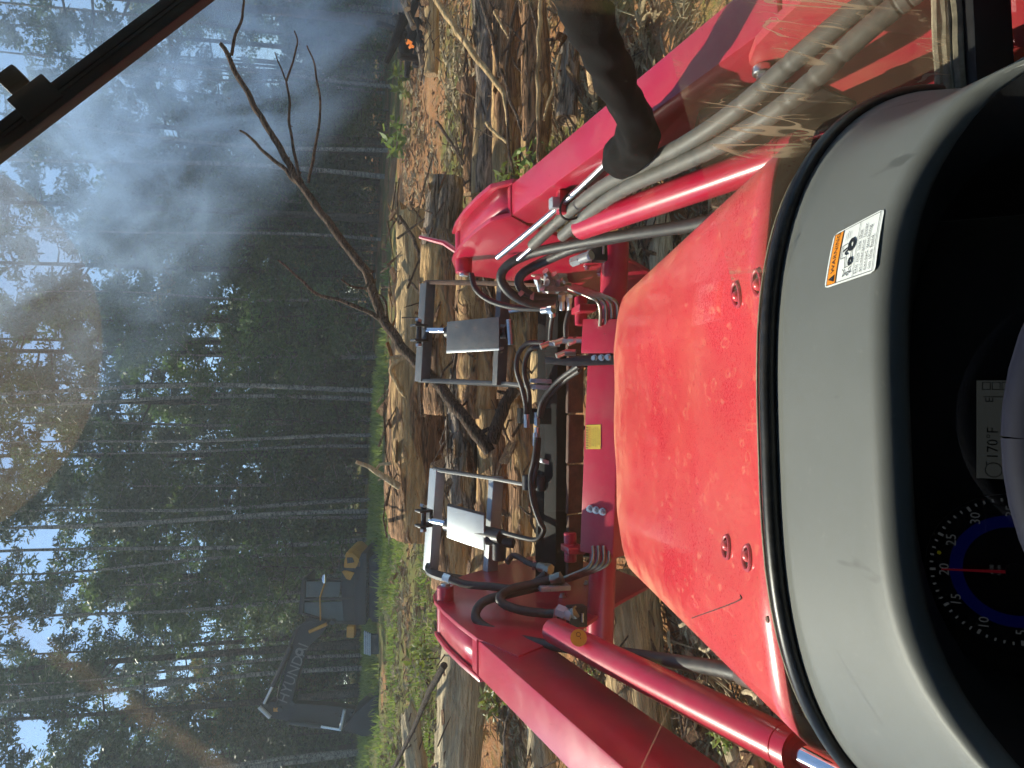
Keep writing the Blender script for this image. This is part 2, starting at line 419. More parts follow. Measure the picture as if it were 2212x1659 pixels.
l.new(c, b.inputs['Base Color']); b.inputs['Roughness'].default_value = .95; b.inputs['Specular IOR Level'].default_value = .1
bump(n, l, b, nz(n, l, 14, 8, .72), .9, .06)
M['soil'] = m
ground = mesh('ground', gv, gf, 'soil', None, True, auto=180)
at_ = ground.data.attributes.new('green', 'FLOAT', 'POINT')
at_.data.foreach_set('value', [max(0, min(1, green_at(v[0], v[1]))) for v in gv])
ground['kind'] = 'structure'

# ================================================================== trees
def leaf_quads(mb, rs, c, r, count, size, flat=.8, asp=1.7, mi=0):
    for _ in range(count):
        while True:
            p = Vector((rs.uniform(-1, 1), rs.uniform(-1, 1), rs.uniform(-1, 1)))
            if p.length < 1: break
        p = Vector((p.x * r, p.y * r, p.z * r * flat)) + c
        a = Vector((rs.gauss(0, 1), rs.gauss(0, 1), rs.gauss(0, .7))).normalized()
        b_ = a.cross(Vector((rs.gauss(0, .6), rs.gauss(0, .6), 1)).normalized()); b_.normalize()
        s_ = size * rs.uniform(.6, 1.35)
        mb.add([p - a * s_ * asp / 2, p + b_ * s_ / 2, p + a * s_ * asp / 2, p - b_ * s_ / 2], [(0, 1, 2, 3)], mi)
def tree_data(kind, seed):
    rs = random.Random(seed); tr = MB(); cr = MB()
    if kind == 'pine':
        H = rs.uniform(17, 22); base = rs.uniform(.38, .52) * H; r0 = rs.uniform(.13, .19); W = rs.uniform(2.0, 2.8)
    elif kind == 'broad':
        H = rs.uniform(11, 16); base = rs.uniform(.05, .14) * H; r0 = rs.uniform(.09, .14); W = rs.uniform(2.2, 3.2)
    else:
        H = rs.uniform(3.2, 5.5); base = .04 * H; r0 = .035; W = rs.uniform(1.3, 2.0)
    lean = Vector((rs.uniform(-.25, .25), rs.uniform(-.25, .25), 0)) * (H / 18)
    def axis(t): return Vector((lean.x * t * t + .10 * math.sin(3 * t + seed), lean.y * t * t, H * t))
    tr.tube([axis(i / 9) - Vector((0, 0, .35 if i == 0 else 0)) for i in range(10)], [r0 * (1.35 if i == 0 else 1) * (1 - .88 * i / 9) + .008 for i in range(10)], 7)
    nb = {'pine': 25, 'broad': 38, 'bush': 24}[kind]
    for k in range(nb):
        t = lerp(base / H, .985, (k + rs.random()) / nb)
        p = axis(t); a = rs.uniform(0, 2 * math.pi); u = (t - base / H) / (1 - base / H)
        if kind == 'pine': L = W * (1.05 - .8 * u) * rs.uniform(.55, 1.15); rise = .25
        else: L = W * (math.sin(math.pi * (.18 + .80 * u)) ** .7) * rs.uniform(.5, 1.15); rise = .45
        dv = Vector((math.cos(a), math.sin(a), rise * rs.uniform(.2, 1.5))).normalized()
        q = p + dv * L; mid = p + dv * L * .5 + Vector((0, 0, -.08 * L))
        tr.tube([p, mid, q], [.02 + r0 * .22 * (1 - u), .016 + r0 * .1 * (1 - u), .007], 4, cap=False)
        ncl = {'pine': 3, 'broad': 3, 'bush': 3}[kind]
        for j in range(ncl):
            c = p + dv * L * lerp(.45, 1.05, (j + rs.random()) / ncl) + Vector((rs.gauss(0, .25), rs.gauss(0, .25), rs.gauss(0, .2)))
            if kind == 'pine': leaf_quads(cr, rs, c, rs.uniform(.34, .60), 85, .085, .7, 3.0)
            elif kind == 'broad': leaf_quads(cr, rs, c, rs.uniform(.4, .75), 85, .125, .65, 1.5)
            else: leaf_quads(cr, rs, c, rs.uniform(.25, .45), 38, .085, .8, 1.6)
    if kind == 'pine':
        for k in range(9):
            t = rs.uniform(.12, base / H); p = axis(t); a = rs.uniform(0, 6.28)
            tr.tube([p, p + Vector((math.cos(a), math.sin(a), .15)) * rs.uniform(.4, 1.3)], [.02, .006], 4, cap=False)
    return tr, cr
protos = {}
def proto(kind, seed, leaf, bark):
    tr, cr = tree_data(kind, seed)
    a = tr.build('trunk', bark, None, auto=180); b_ = cr.build('crown', leaf, None, smooth=False)
    for o in (a, b_): C.objects.unlink(o)
    return a, b_
PR = {
    'pine': [proto('pine', 10 + k, ('leaf_pine', 'leaf_pine', 'leaf_dark')[k % 3], 'trunk') for k in range(5)],
    'broad': [proto('broad', 30 + k, ('leaf_broad', 'leaf_dark', 'leaf_broad', 'leaf_dark', 'leaf_dry')[k], ('trunk', 'trunk', 'trunk_pale', 'trunk', 'trunk')[k]) for k in range(5)],
    'bush': [proto('bush', 60 + k, ('leaf_broad', 'leaf_broad', 'leaf_dark')[k], 'trunk') for k in range(3)],
}
def put_tree(kind, var, x, y, sc, rz, name, label, cat, group):
    t = thing(name, (x, y, gz(x, y) - .05), label, cat, group)
    t.rotation_euler = (0, 0, rz); t.scale = (sc, sc, sc)
    for src, nm in zip(PR[kind][var], ('trunk', 'crown')):
        o = bpy.data.objects.new(nm, src.data); C.objects.link(o); o.parent = t
    return t
rs = random.Random(5)
spots = []
def free(x, y, dmin): return all((x - a) ** 2 + (y - b_) ** 2 > dmin * dmin for a, b_ in spots)
def in_view(x, y, pad=3): return abs(x) < y * .56 + pad
# trunks that stand out in the photograph: (picture row, depth, kind)
for py, dd_, var in ((768, 30, 0), (975, 33, 1), (1395, 31, 2), (1500, 29, 3), (1075, 36, 4), (865, 34, 1), (690, 37, 2), (470, 31, 0), (300, 29, 3), (40, 24, 4), (590, 33, 2), (1225, 35, 0), (1620, 31, 1)):
    p = U(700, py, dd_); spots.append((p.x, p.y))
    put_tree('pine', var, p.x, p.y, rs.uniform(.92, 1.12), rs.uniform(0, 6.28), 'pine_tree',
             'tall straight pine trunk standing at the front edge of the wood', 'tree', 'tall pines along the edge of the wood')
pole = MB(); rp = random.Random(3); H_ = 17.0
pole.tube([Vector((.15 * math.sin(i * .7), .1 * math.cos(i * .9), H_ * i / 9 - (.3 if i == 0 else 0))) for i in range(10)], [.085 * (1 - .75 * i / 9) + .008 for i in range(10)], 7)
for k in range(16):
    z_ = rp.uniform(2.5, 16); a_ = rp.uniform(0, 6.28); pole.tube([(0, 0, z_), (math.cos(a_) * rp.uniform(.3, .9), math.sin(a_) * .6, z_ + rp.uniform(0, .3))], [.014, .004], 4, cap=False)
pcr = MB()
for k in range(16): leaf_quads(pcr, rp, Vector((rp.gauss(0, .7), rp.gauss(0, .7), rp.uniform(11, 17))), rp.uniform(.3, .55), 60, .085, .7, 3.0)
pa, pb_ = pole.build('trunk', 'trunk_pale', None, auto=180), pcr.build('crown', 'leaf_pine', None, smooth=False)
for o in (pa, pb_): C.objects.unlink(o)
PR['pole'] = [(pa, pb_)]
cnt = 0; tries = 0
while cnt < 26 and tries < 2000:
    tries += 1; y = rs.uniform(26.5, 33); x = rs.uniform(-.56, .56) * y
    if not free(x, y, 1.0): continue
    spots.append((x, y)); cnt += 1
    put_tree('pole', 0, x, y, rs.uniform(.75, 1.15), rs.uniform(0, 6.28), 'young_pine_tree', 'thin pale straight young pine in the front row of the wood', 'tree', 'thin young pines in the front row of the wood')
tries = 0; cnt = 0
while cnt < 26 and tries < 4000:
    tries += 1; y = rs.uniform(34, 58); x = rs.uniform(-.58, .58) * y
    if not free(x, y, 2.6): continue
    spots.append((x, y)); cnt += 1
    put_tree('pine', rs.randrange(5), x, y, rs.uniform(.85, 1.15), rs.uniform(0, 6.28), 'pine_tree',
             'dark pine deep in the wood behind the front trunks', 'tree', 'pines deeper in the wood')
cnt = 0; tries = 0
while cnt < 64 and tries < 8000:
    tries += 1; y = rs.uniform(28.5, 52); x = rs.uniform(-.60, .60) * y
    if not free(x, y, 1.4): continue
    spots.append((x, y)); cnt += 1; v_ = rs.randrange(5)
    if v_ == 4 and rs.random() < .5: v_ = 0
    put_tree('broad', v_, x, y, rs.uniform(.75, 1.1), rs.uniform(0, 6.28), 'broadleaf_tree',
             ('leafy green broadleaf tree growing among the pines', 'dark green broadleaf tree growing among the pines', 'leafy broadleaf tree with a pale trunk among the pines', 'dark green broadleaf tree growing among the pines', 'browning broadleaf tree with dry leaves among the pines')[v_],
             'tree', ('green broadleaf trees in the wood', 'dark broadleaf trees in the wood', 'pale trunked broadleaf trees in the wood', 'dark broadleaf trees in the wood', 'browning broadleaf trees in the wood')[v_])
cnt = 0; tries = 0
while cnt < 85 and tries < 9000:
    tries += 1; y = rs.uniform(26.5, 42); x = rs.uniform(-.60, .60) * y
    if not free(x, y, 1.0): continue
    spots.append((x, y)); cnt += 1
    put_tree('bush', rs.randrange(3), x, y, rs.uniform(.7, 1.35), rs.uniform(0, 6.28), 'understory_shrub',
             'low leafy shrub under the trees at the wood edge', 'shrub', 'shrubs along the wood edge')
# the wood going on behind, read as one mass
fw = MB(); rs2 = random.Random(77)
for k in range(900):
    y = rs2.uniform(58, 78); x = rs2.uniform(-.62, .62) * y
    c = Vector((x, y, gz0(x, y) + abs(rs2.gauss(0, 4.2)) + .4)); leaf_quads(fw, rs2, c, rs2.uniform(1.0, 1.9), 55, .34, .8, 1.5)
for k in range(70):
    y = rs2.uniform(56, 74); x = rs2.uniform(-.6, .6) * y; z = gz0(x, y)
    fw.tube([(x, y, z - .3), (x + rs2.uniform(-.3, .3), y, z + rs2.uniform(10, 15))], [.16, .06], 5, 1, cap=False)
o = fw.build('far_woods', ['leaf_dark', 'trunk'], None, smooth=False)
tag(o, 'dark mass of woodland far behind the front trees', 'woods', None, 'stuff')

# ================================================================== grass and ground litter
gb = MB(); rs = random.Random(9); cnt = 0
while cnt < 15000:
    y = 7 + 21 * rs.random() ** 1.2; x = rs.uniform(-.6, .45) * y
    if green_at(x, y) < rs.uniform(.35, .9): continue
    cnt += 1; z = gz(x, y) - .01; h = rs.uniform(.05, .17) * (1.9 if y > 20 else 1); a = rs.uniform(0, 6.28); ww = .006 + .0009 * y
    dx, dy = math.cos(a) * ww, math.sin(a) * ww; lx, ly = rs.gauss(0, .4) * h, rs.gauss(0, .4) * h
    gb.add([(x - dx, y - dy, z), (x + dx, y + dy, z), (x + dx * .6 + lx * .5, y + dy * .6 + ly * .5, z + h * .6), (x + lx, y + ly, z + h)], [(0, 1, 2), (0, 2, 3)])
o = gb.build('grass', 'grass', None, smooth=False); tag(o, 'green grass growing over the bare red clay', 'grass', None, 'stuff')

lit = MB(); rs = random.Random(21)
M['chip'] = bark_mat('wood_chip', (.26, .13, .065), (.60, .36, .17), .45, 8)
M['straw'] = simple('dry_straw', (.36, .27, .15), .9, var=.4, scale=30)
def place_litter(x, y, lift=0):
    return Vector((x, y, gz(x, y) + lift))
for k in range(15000):
    y = 2.6 + 14 * rs.random() ** 1.5; x = rs.uniform(-.62, .62) * y + rs.uniform(-.5, .5)
    if green_at(x, y) > .65 and rs.random() < .7: continue
    if mnoise.noise(Vector((x * .8, y * .8, 9.0))) + .5 * mnoise.noise(Vector((x * 2.5, y * 2.5, 4.0))) < rs.uniform(-.55, .35): continue
    t = rs.random(); a = rs.uniform(0, 6.28); up = rs.uniform(0, .12) if rs.random() < .5 else .01
    p = place_litter(x, y, up)
    if t < .52:      # bark plates and chips
        L = rs.uniform(.012, .05) * (1 + .06 * y); wd = L * rs.uniform(.25, .6)
        ax = Vector((math.cos(a), math.sin(a), rs.gauss(0, .3))).normalized() * L; ay = ax.cross(Vector((rs.gauss(0, .35), rs.gauss(0, .35), 1))).normalized() * wd
        nn = ax.cross(ay).normalized() * rs.uniform(.004, .012)
        v = [p - ax - ay * .6, p + ax * .8 - ay, p + ax + ay * .5, p - ax * .7 + ay]
        lit.add([q for q in v] + [q + nn for q in v], [(4, 5, 6, 7), (0, 1, 5, 4), (1, 2, 6, 5), (2, 3, 7, 6), (3, 0, 4, 7)], 0)
    elif t < .74:    # thin twigs
        L = rs.uniform(.12, .55); dv = Vector((math.cos(a), math.sin(a), rs.gauss(0, .15))).normalized()
        q1 = p + dv * L * .5 + Vector((rs.gauss(0, .02), rs.gauss(0, .02), rs.uniform(0, .04)))
        lit.tube([p, q1, p + dv * L + Vector((rs.gauss(0, .03), rs.gauss(0, .03), 0))], [rs.uniform(.003, .008), .005, .002], 4, 1, cap=False)
    else:            # pine straw tufts
        for j in range(9):
            aa = a + rs.gauss(0, .7); dv = Vector((math.cos(aa), math.sin(aa), rs.uniform(-.1, .5))).normalized() * rs.uniform(.08, .22); sd = Vector((-dv.y, dv.x, 0)).normalized() * .0022 * (1 + .12 * y)
            q = p + Vector((rs.gauss(0, .05), rs.gauss(0, .05), 0)); lit.add([q - sd, q + sd, q + dv * .6 + sd + Vector((0, 0, .02)), q + dv], [(0, 1, 2), (0, 2, 3)], 2)
o = lit.build('wood_litter', ['chip', 'twig', 'straw'], None, smooth=False)
tag(o, 'bark chips, twigs and pine straw strewn over the clay', 'litter', None, 'stuff')

# ================================================================== the tractor we sit in
YAW = R(3.3)
def TF(x, y, z):
    x -= .02
    return Vector((x * math.cos(YAW) - y * math.sin(YAW), x * math.sin(YAW) + y * math.cos(YAW), z))
TX = TF(1, 0, 0) - TF(0, 0, 0); TY = TF(0, 1, 0) - TF(0, 0, 0); TZ = Vector((0, 0, 1))
def ray_y(px, py, yp):
    """where the line of sight through (px, py) meets the upright plane yl = yp of the tractor"""
    a = U(px, py, 0.0); dv = U(px, py, 1.0) - a
    o = TF(0, yp, 0); return a + dv * ((o - a).dot(TY) / dv.dot(TY))
def loc(p):
    q = p - TF(0, 0, 0); return (q.dot(TX), q.dot(TY), p.z)
tractor = thing('tractor', (0, 0, 0), 'red tractor seen from its driving seat, dusty hood and grey dashboard', 'tractor')

# ---- hood
HW = .338
def hood_c(y): return 2.05 - (.470 + .172 * (y - .78))
def hood_top(x, y):
    u = abs(x) / HW
    crown = .008 * u ** 2 + .014 * u ** 9
    ridge = .004 * math.exp(-((u - .62) / .10) ** 2) - .003 * math.exp(-((u - .30) / .16) ** 2)
    fr = max(0, (y - 1.62) / .26)
    return hood_c(y) - crown + ridge * (1 - fr * .5) - .055 * min(1, fr) ** 2.4
def hood_w(y):
    t = max(0, (y - 1.66) / .235)
    return HW * (1 - min(1, t) ** 3.2 * .42)
stat = [.742 + (1.66 - .742) * i / 16 for i in range(17)] + [1.66 + .20 * (1 - (1 - i / 12) ** 1.6) for i in range(1, 13)]
cols = []
NT = 30
for j in range(NT + 1):
    s_ = -1 + 2 * j / NT; cols.append(('t', math.copysign(abs(s_) ** .85, s_)))
hv = []
for y in stat:
    w_ = hood_w(y); row = []
    nose = .022 * (1 if y > 1.8 else sstep(y, 1.6, 1.8))
    for k in range(7, 0, -1):
        dz = (.012, .030, .055, .10, .20, .34, .5)[k - 1]; ox = (.012, .020, .024, .026, .022, .012, 0)[k - 1]
        row.append((-(w_ + ox), y, hood_top(HW, y) - dz))
    for _, u in cols:
        yy = y + nose * (1 - abs(u) ** 1.4) * sstep(y, 1.5, 1.86)
        row.append((u * w_, yy, hood_top(u * HW, y)))
    for k in range(1, 8):
        dz = (.012, .030, .055, .10, .20, .34, .5)[k - 1]; ox = (.012, .020, .024, .026, .022, .012, 0)[k - 1]
        row.append((w_ + ox, y, hood_top(HW, y) - dz))
    hv.append(row)
for dy, dz, sc_ in ((.018, .012, 1.0), (.034, .035, 1.01), (.045, .08, 1.03), (.05, .2, 1.05), (.03, .5, 1.0)):
    base = hv[16 + 12]
    hv.append([(p[0] * sc_, p[1] + dy, max(1.0, min(p[2], base[22][2]) - dz)) for p in base])
nr = len(hv[0])
verts = [TF(*p) for row in hv for p in row]
faces = [(i * nr + j, i * nr + j + 1, (i + 1) * nr + j + 1, (i + 1) * nr + j) for i in range(len(hv) - 1) for j in range(nr - 1)]
hood = mesh('hood', verts, faces, 'hood', tractor, True, auto=180)
so_ = hood.modifiers.new('thick', 'SOLIDIFY'); so_.thickness = .004; so_.offset = -1
def onhood(px, py):
    d = .7
    while d < 2.2:
        p = U(px, py, d); x, y, z = loc(p)
        if .73 < y < 1.88 and z <= hood_top(x, y): return p
        d += .002
    return p
def hood_n(p):
    x, y, z = loc(p); e = .004
    gx = (hood_top(x + e, y) - hood_top(x - e, y)) / (2 * e); gy = (hood_top(x, y + e) - hood_top(x, y - e)) / (2 * e)
    return (TX * -gx + TY * -gy + TZ).normalized()
M['hole'] = simple('dark_hole', (.03, .008, .008), .8, var=.2)
for px, py in ((1595, 636), (1641, 611), (1573, 1182), (1618, 1205)):
    p = onhood(px, py); nn = hood_n(p); a = TX; a = (a - nn * a.dot(nn)).normalized(); b_ = nn.cross(a)
    side = 1 if py < 829 else -1
    mb = MB(); ringo = []
    for k in range(28):      # shallow eyelid-like scoop edge
        t = 2 * math.pi * k / 28; ringo.append(p + a * math.cos(t) * .0155 + b_ * math.sin(t) * .0095 + nn * (.0018 + .0025 * max(0, math.sin(t))))
    mb.tube(ringo + [ringo[0]], .0026, 8, 0, cap=False)
    mb.add([p + nn * .0012] + [p + a * math.cos(2 * math.pi * k / 28) * .0150 + b_ * math.sin(2 * math.pi * k / 28) * .009 + nn * .0012 for k in range(28)], [(0, k + 1, (k + 1) % 28 + 1) for k in range(28)], 1)
    nozzle = mb.build('washer_scoop', ['red', 'hole'], hood)
    q = MB(); q.sphere(p + nn * .001 - a * .002 * side, .0078, 18, 10); q.build('nozzle_ball', 'hood', hood)
p = onhood(1660, 1338); nn = hood_n(p)
q = MB(); q.tube([p, p + nn * .002, p + nn * .0028], [.004, .004, .002], 12); q.build('screw', 'rusty', hood)
# seam near the left rear of the hood
for pts in (((1495, 1335), (1590, 1300), (1600, 1285)),):
    q = MB(); q.tube(smoothpath([onhood(*a) + hood_n(onhood(*a)) * .0003 for a in pts], 5), .0009, 6); q.build('panel_seam', 'hole', hood)

# ---- chassis and wheels under the hood
q = MB(); q.box(TF(0, 1.1, .78), TX * .17, TY * .85, TZ * .25, .03); q.build('engine_block', 'black_metal', tractor)
q = MB(); q.box(TF(0, 1.45, .48), TX * .55, TY * .06, TZ * .06, .02); q.build('front_axle', 'black_metal', tractor)
def wheel(x, y, r, wd):
    mb = MB(); c = TF(x, y, r); prof_ = [(-wd, r * .62), (-wd, r * .86), (-wd * .75, r * .97), (0, r), (wd * .75, r * .97), (wd, r * .86), (wd, r * .62)]
    ring = []
    for a in range(36):
        t = 2 * math.pi * a / 36
        for ox, rr in prof_:
            ring.append(c + TX * ox + (TY * math.cos(t) + TZ * math.sin(t)) * rr)
    k = len(prof_)
    mb.add(ring, [(a * k + i, a * k + i + 1, ((a + 1) % 36) * k + i + 1, ((a + 1) % 36) * k + i) for a in range(36) for i in range(k - 1)])
    for a in range(22):
        t = 2 * math.pi * a / 22; dr = TY * math.cos(t) + TZ * math.sin(t); tg = TY * -math.sin(t) + TZ * math.cos(t)
        mb.box(c + dr * r * .99 + TX * wd * (.45 if a % 2 else -.45), (TX * wd * .5 + tg * .05 * (1 if a % 2 else -1)), tg * .018, dr * .022)
    w_ = mb.build('wheel', 'tyre', tractor)
    q = MB(); q.cyl(c - TX * wd * .6, c + TX * wd * .6, r * .63, 28); q.build('rim', 'grapple', w_)
for sx in (-1, 1):
    wheel(sx * .62, 1.45, .37, .11); wheel(sx * .78, -.35, .60, .17)

# ---- dashboard cowl
XC = -.010
def arch(x):
    u = min(.9999, abs(x - XC) / .425)
    return 2.05 - (.446 + .25 * (1 - math.sqrt(1 - u ** 3)))
def lip(x): return .553 - min(.15, .088 * (abs(x - .03) / .285) ** 5)
YW = .72
def cowl_z(x, y): return arch(x) + .004 * (.71 - y) / .16
xs = []
for j in range(61):
    s_ = -1 + 2 * j / 60; xs.append(XC + .4249 * math.sin(s_ * math.pi / 2))
rows = []
def sect(x, mode):
    pts = []
    yl = lip(x); r_ = .021
    for i in range(9):
        y = .706 + (yl - .706) * i / 8; pts.append((x, y, cowl_z(x, y)))
    zl = cowl_z(x, yl)
    for i in range(1, 9):
        a = math.pi * .56 * i / 8
        pts.append((x, yl - r_ * math.sin(a), zl - r_ * (1 - math.cos(a))))
    return pts
def taper(p):
    k_ = sstep(abs(p[0] - XC) / .425, .68, 1.0) * .30 * max(0, .706 - p[1]) / .3
    return (XC + (p[0] - XC) * (1 - k_), p[1], p[2])
secs = [[taper(p) for p in sect(x, 0)] for x in xs]
# the two ends run straight down
for sgn, k in ((-1, 0), (1, -1)):
    for dz in (.05, .15, .35):
        e = [(p[0] + sgn * .004, p[1], p[2] - dz) for p in secs[0 if sgn < 0 else -1][:]]
        if sgn < 0: secs.insert(0, e)
        else: secs.append(e)
ns = len(secs[0])
cv = [TF(*p) for s_ in secs for p in s_]
cf = [(i * ns + j, (i + 1) * ns + j, (i + 1) * ns + j + 1, i * ns + j + 1) for i in range(len(secs) - 1) for j in range(ns - 1)]
cowl = mesh('dashboard_cowl', cv, cf, 'cowl', tractor, True, auto=180)
so_ = cowl.modifiers.new('thick', 'SOLIDIFY'); so_.thickness = .004; so_.offset = 1
# rim of the rounded lip falls to a dark bezel that carries the instruments
bz = MB(); rim = [s_[-1] for s_ in secs]; inn = []
for p in rim:
    dx = p[0] - XC; inn.append((XC + dx * .90, p[1] + .035, p[2] - .030 - .02 * (abs(dx) / .42) ** 2))
inn2 = [(p[0], p[1] + .05, p[2] - .028) for p in inn]
low = [(XC + (p[0] - XC) * .95, p[1] + .06, p[2] - .22) for p in inn2]
rr_ = [rim, inn, inn2, low]; k = len(rim)
bz.add([TF(*p) for r_ in rr_ for p in r_], [(i * k + j, i * k + j + 1, (i + 1) * k + j + 1, (i + 1) * k + j) for i in range(3) for j in range(k - 1)])
bz.build('instrument_bezel', 'plastic', tractor, auto=180)
# seals and drip line between cowl and glass
q = MB(); q.tube([TF(x, .712, arch(x) + .004) for x in xs], .0095, 10); q.build('cowl_seal', 'seal', tractor, auto=180)
q = MB(); q.tube([TF(x, .736, arch(x) - .010) for x in xs], .006, 8); q.build('windscreen_seal', 'seal', tractor, auto=180)
q = MB(); q.tube([TF(x, .7295, arch(x) + .0065) for x in xs], .0016, 6); q.build('seal_edge', 'seal_old', tractor, auto=180)

# ---- warning label on the cowl
def oncowl(px, py):
    d = .45
    while d < .95:
        p = U(px, py, d); x, y, z = loc(p)
        if y < .72 and abs(x - XC) < .424 and z <= cowl_z(x, y) + .0005: return (x, y)
        d += .001
    return (x, y)
c00, c10, c11, c01 = [oncowl(*a) for a in ((1781, 624), (1803, 507), (1913, 449), (1891, 587))]   # top-left, top-right, bottom-right, bottom-left
def dec(u, v, lift=.0006):
    x = (c00[0] * (1 - u) + c10[0] * u) * (1 - v) + (c01[0] * (1 - u) + c11[0] * u) * v
    y = (c00[1] * (1 - u) + c10[1] * u) * (1 - v) + (c01[1] * (1 - u) + c11[1] * u) * v
    return TF(x, y, cowl_z(x, y) + lift)
def dgrid(u0, v0, u1, v1, lift, n_=8, rc=0):
    mb = MB(); v = []
    for j in range(n_ + 1):
        for i in range(n_ + 1):
            u = u0 + (u1 - u0) * i / n_; vv = v0 + (v1 - v0) * j / n_
            if rc:
                if (i in (0, n_)) and (j in (0, n_)): u += rc * (1 if i == 0 else -1) * .5; vv += rc * (1 if j == 0 else -1) * .35
            v.append(dec(u, vv, lift))
    return v, [(j * (n_ + 1) + i, (j + 1) * (n_ + 1) + i, (j + 1) * (n_ + 1) + i + 1, j * (n_ + 1) + i + 1) for j in range(n_) for i in range(n_)]
def dtext(mb, s, size, u, v, asp, align='LEFT', lift=.0018, sx=1.0):
    tv, tf = text_geo(s, size, align); mb.add([dec(u + p.x * sx, v - p.y * asp, lift) for p in tv], tf)
q = MB(); q.add(*dgrid(0, 0, 1, 1, .0008, 12, .05)); label = q.build('warning_label', 'white', tractor); label['label'] = 'white and orange WARNING label on the grey cowl'
q = MB(); q.add(*dgrid(.035, .05, .965, .235, .0013)); q.build('orange_band', 'orange', label)
q = MB()
for a in ((.03, .045, .04, .955), (.96, .045, .97, .955), (.03, .045, .97, .054), (.03, .946, .97, .955), (.03, .231, .97, .239), (.03, .575, .97, .582)): q.add(*dgrid(*a, .0016, 6))
q.build('frame_lines', 'ink', label)
q = MB(); dtext(q, 'WARNING', .155, .235, .145, .62, 'LEFT', sx=.98)
q.add([dec(.075, .2, .0018), dec(.20, .2, .0018), dec(.1375, .075, .0018)], [(0, 1, 2)]); q.build('warning_text', 'ink', label)
q = MB()
for i, s_ in enumerate(('Do not use the', 'accelerator lever', 'except working', 'on the field.')): dtext(q, s_, .118, .075, .635 + i * .083, .62)
q.build('rule_text', 'ink', label)
q = MB()                                      # little tractor hitting something
def disc(u, v, r, r2, n_=18):
    q.add([dec(u + r * math.cos(2 * math.pi * k / n_), v + r * .65 * math.sin(2 * math.pi * k / n_), .0018) for k in range(n_)] + [dec(u + r2 * math.cos(2 * math.pi * k / n_), v + r2 * .65 * math.sin(2 * math.pi * k / n_), .0018) for k in range(n_)],
          [(k, (k + 1) % n_, n_ + (k + 1) % n_, n_ + k) for k in range(n_)])
disc(.63, .475, .115, .045); disc(.335, .495, .075, .03)
def stroke(pts, wd=.012):
    for (u0, v0), (u1, v1) in zip(pts, pts[1:]):
        L = math.hypot(u1 - u0, v1 - v0) or 1; nx, ny = -(v1 - v0) / L * wd / 2, (u1 - u0) / L * wd / 2
        q.add([dec(u0 + nx, v0 + ny, .0018), dec(u1 + nx, v1 + ny, .0018), dec(u1 - nx, v1 - ny, .0018), dec(u0 - nx, v0 - ny, .0018)], [(0, 1, 2, 3)])
stroke([(.26, .48), (.25, .40), (.44, .38), (.44, .285), (.66, .285), (.68, .40)]); stroke([(.40, .50), (.53, .49)]); stroke([(.47, .42), (.52, .36), (.56, .42), (.60, .44)], .028); stroke([(.56, .31), (.60, .40)], .03)
stroke([(.235, .36), (.19, .40), (.10, .38), (.16, .43), (.09, .47), (.17, .47), (.13, .53), (.21, .49), (.24, .53)])
stroke([(.74, .33), (.87, .33)], .006); stroke([(.77, .37), (.90, .37)], .006); stroke([(.76, .41), (.88, .41)], .006)
q.build('pictogram', 'ink', label)

# ---- instrument cluster behind the bezel
PN = Vector((0, -.80, .60)); PO = U(2120, 1000, .655); PUP = Vector((0, .60, .80))
def onpanel(px, py, lift=0):
    a = U(px, py, 0); dv = U(px, py, 1) - a; return a + dv * ((PO - a).dot(PN) / dv.dot(PN)) + PN * lift
pc = onpanel(2140, 960)
q = MB(); q.box(pc - PN * .012, RT * .21, PUP * .085, PN * .010, .006); cluster = q.build('instrument_cluster', 'plastic', tractor)
def emis(name, col, st, base=None):
    m, n, l, b = newmat(name); b.inputs['Base Color'].default_value = (*(base or col), 1)
    b.inputs['Emission Color'].default_value = (*col, 1); b.inputs['Emission Strength'].default_value = st; b.inputs['Roughness'].default_value = .4
    return m
M['blue_lit'] = emis('blue_backlight', (.008, .02, .5), .014, (.003, .006, .05)); M['num_lit'] = emis('numerals_lit', (.4, .42, .45), .03, (.06, .06, .065))
M['lcd'] = emis('lcd_backlight', (.20, .21, .20), .05, (.04, .042, .04)); M['lcd_ink'] = simple('lcd_ink', (.02, .02, .02), .5, var=.02)
M['needle'] = emis('needle_red', (.5, .02, .04), .04, (.1, .01, .015)); M['icon'] = emis('icon_yellow', (.5, .45, .02), .03); M['dial'] = simple('dial_black', (.006, .006, .008), .35, var=.1)
gc = onpanel(2190, 1233); GR = .0665
def gp(a, r, lift): return gc + (RT * math.sin(a) + PUP * math.cos(a)) * r + PN * lift
q = MB(); q.cyl(gc, gc + PN * .002, GR * 1.05, 40); dial = q.build('tachometer', 'dial', cluster)
q = MB(); nn_ = 60
q.add([gp(2 * math.pi * k / nn_, GR * .60, .0026) for k in range(nn_)] + [gp(2 * math.pi * k / nn_, GR * .76, .0026) for k in range(nn_)], [(k, (k + 1) % nn_, nn_ + (k + 1) % nn_, nn_ + k) for k in range(nn_)])
q.build('blue_ring', 'blue_lit', cluster)
q = MB(); a0 = R(-4)
for k in range(-25, 26):
    a = a0 + R(6.1) * k; major = (k % 5 == 0); r0_, r1 = GR * (.93 if major else .955), GR * 1.0; ww = .0012 if major else .0008
    t_ = RT * math.cos(a) - PUP * math.sin(a)
    q.add([gp(a, r0_, .003) - t_ * ww, gp(a, r0_, .003) + t_ * ww, gp(a, r1, .003) + t_ * ww, gp(a, r1, .003) - t_ * ww], [(0, 1, 2, 3)])
q.build('dial_ticks', 'num_lit', cluster)['kind'] = 'stuff'
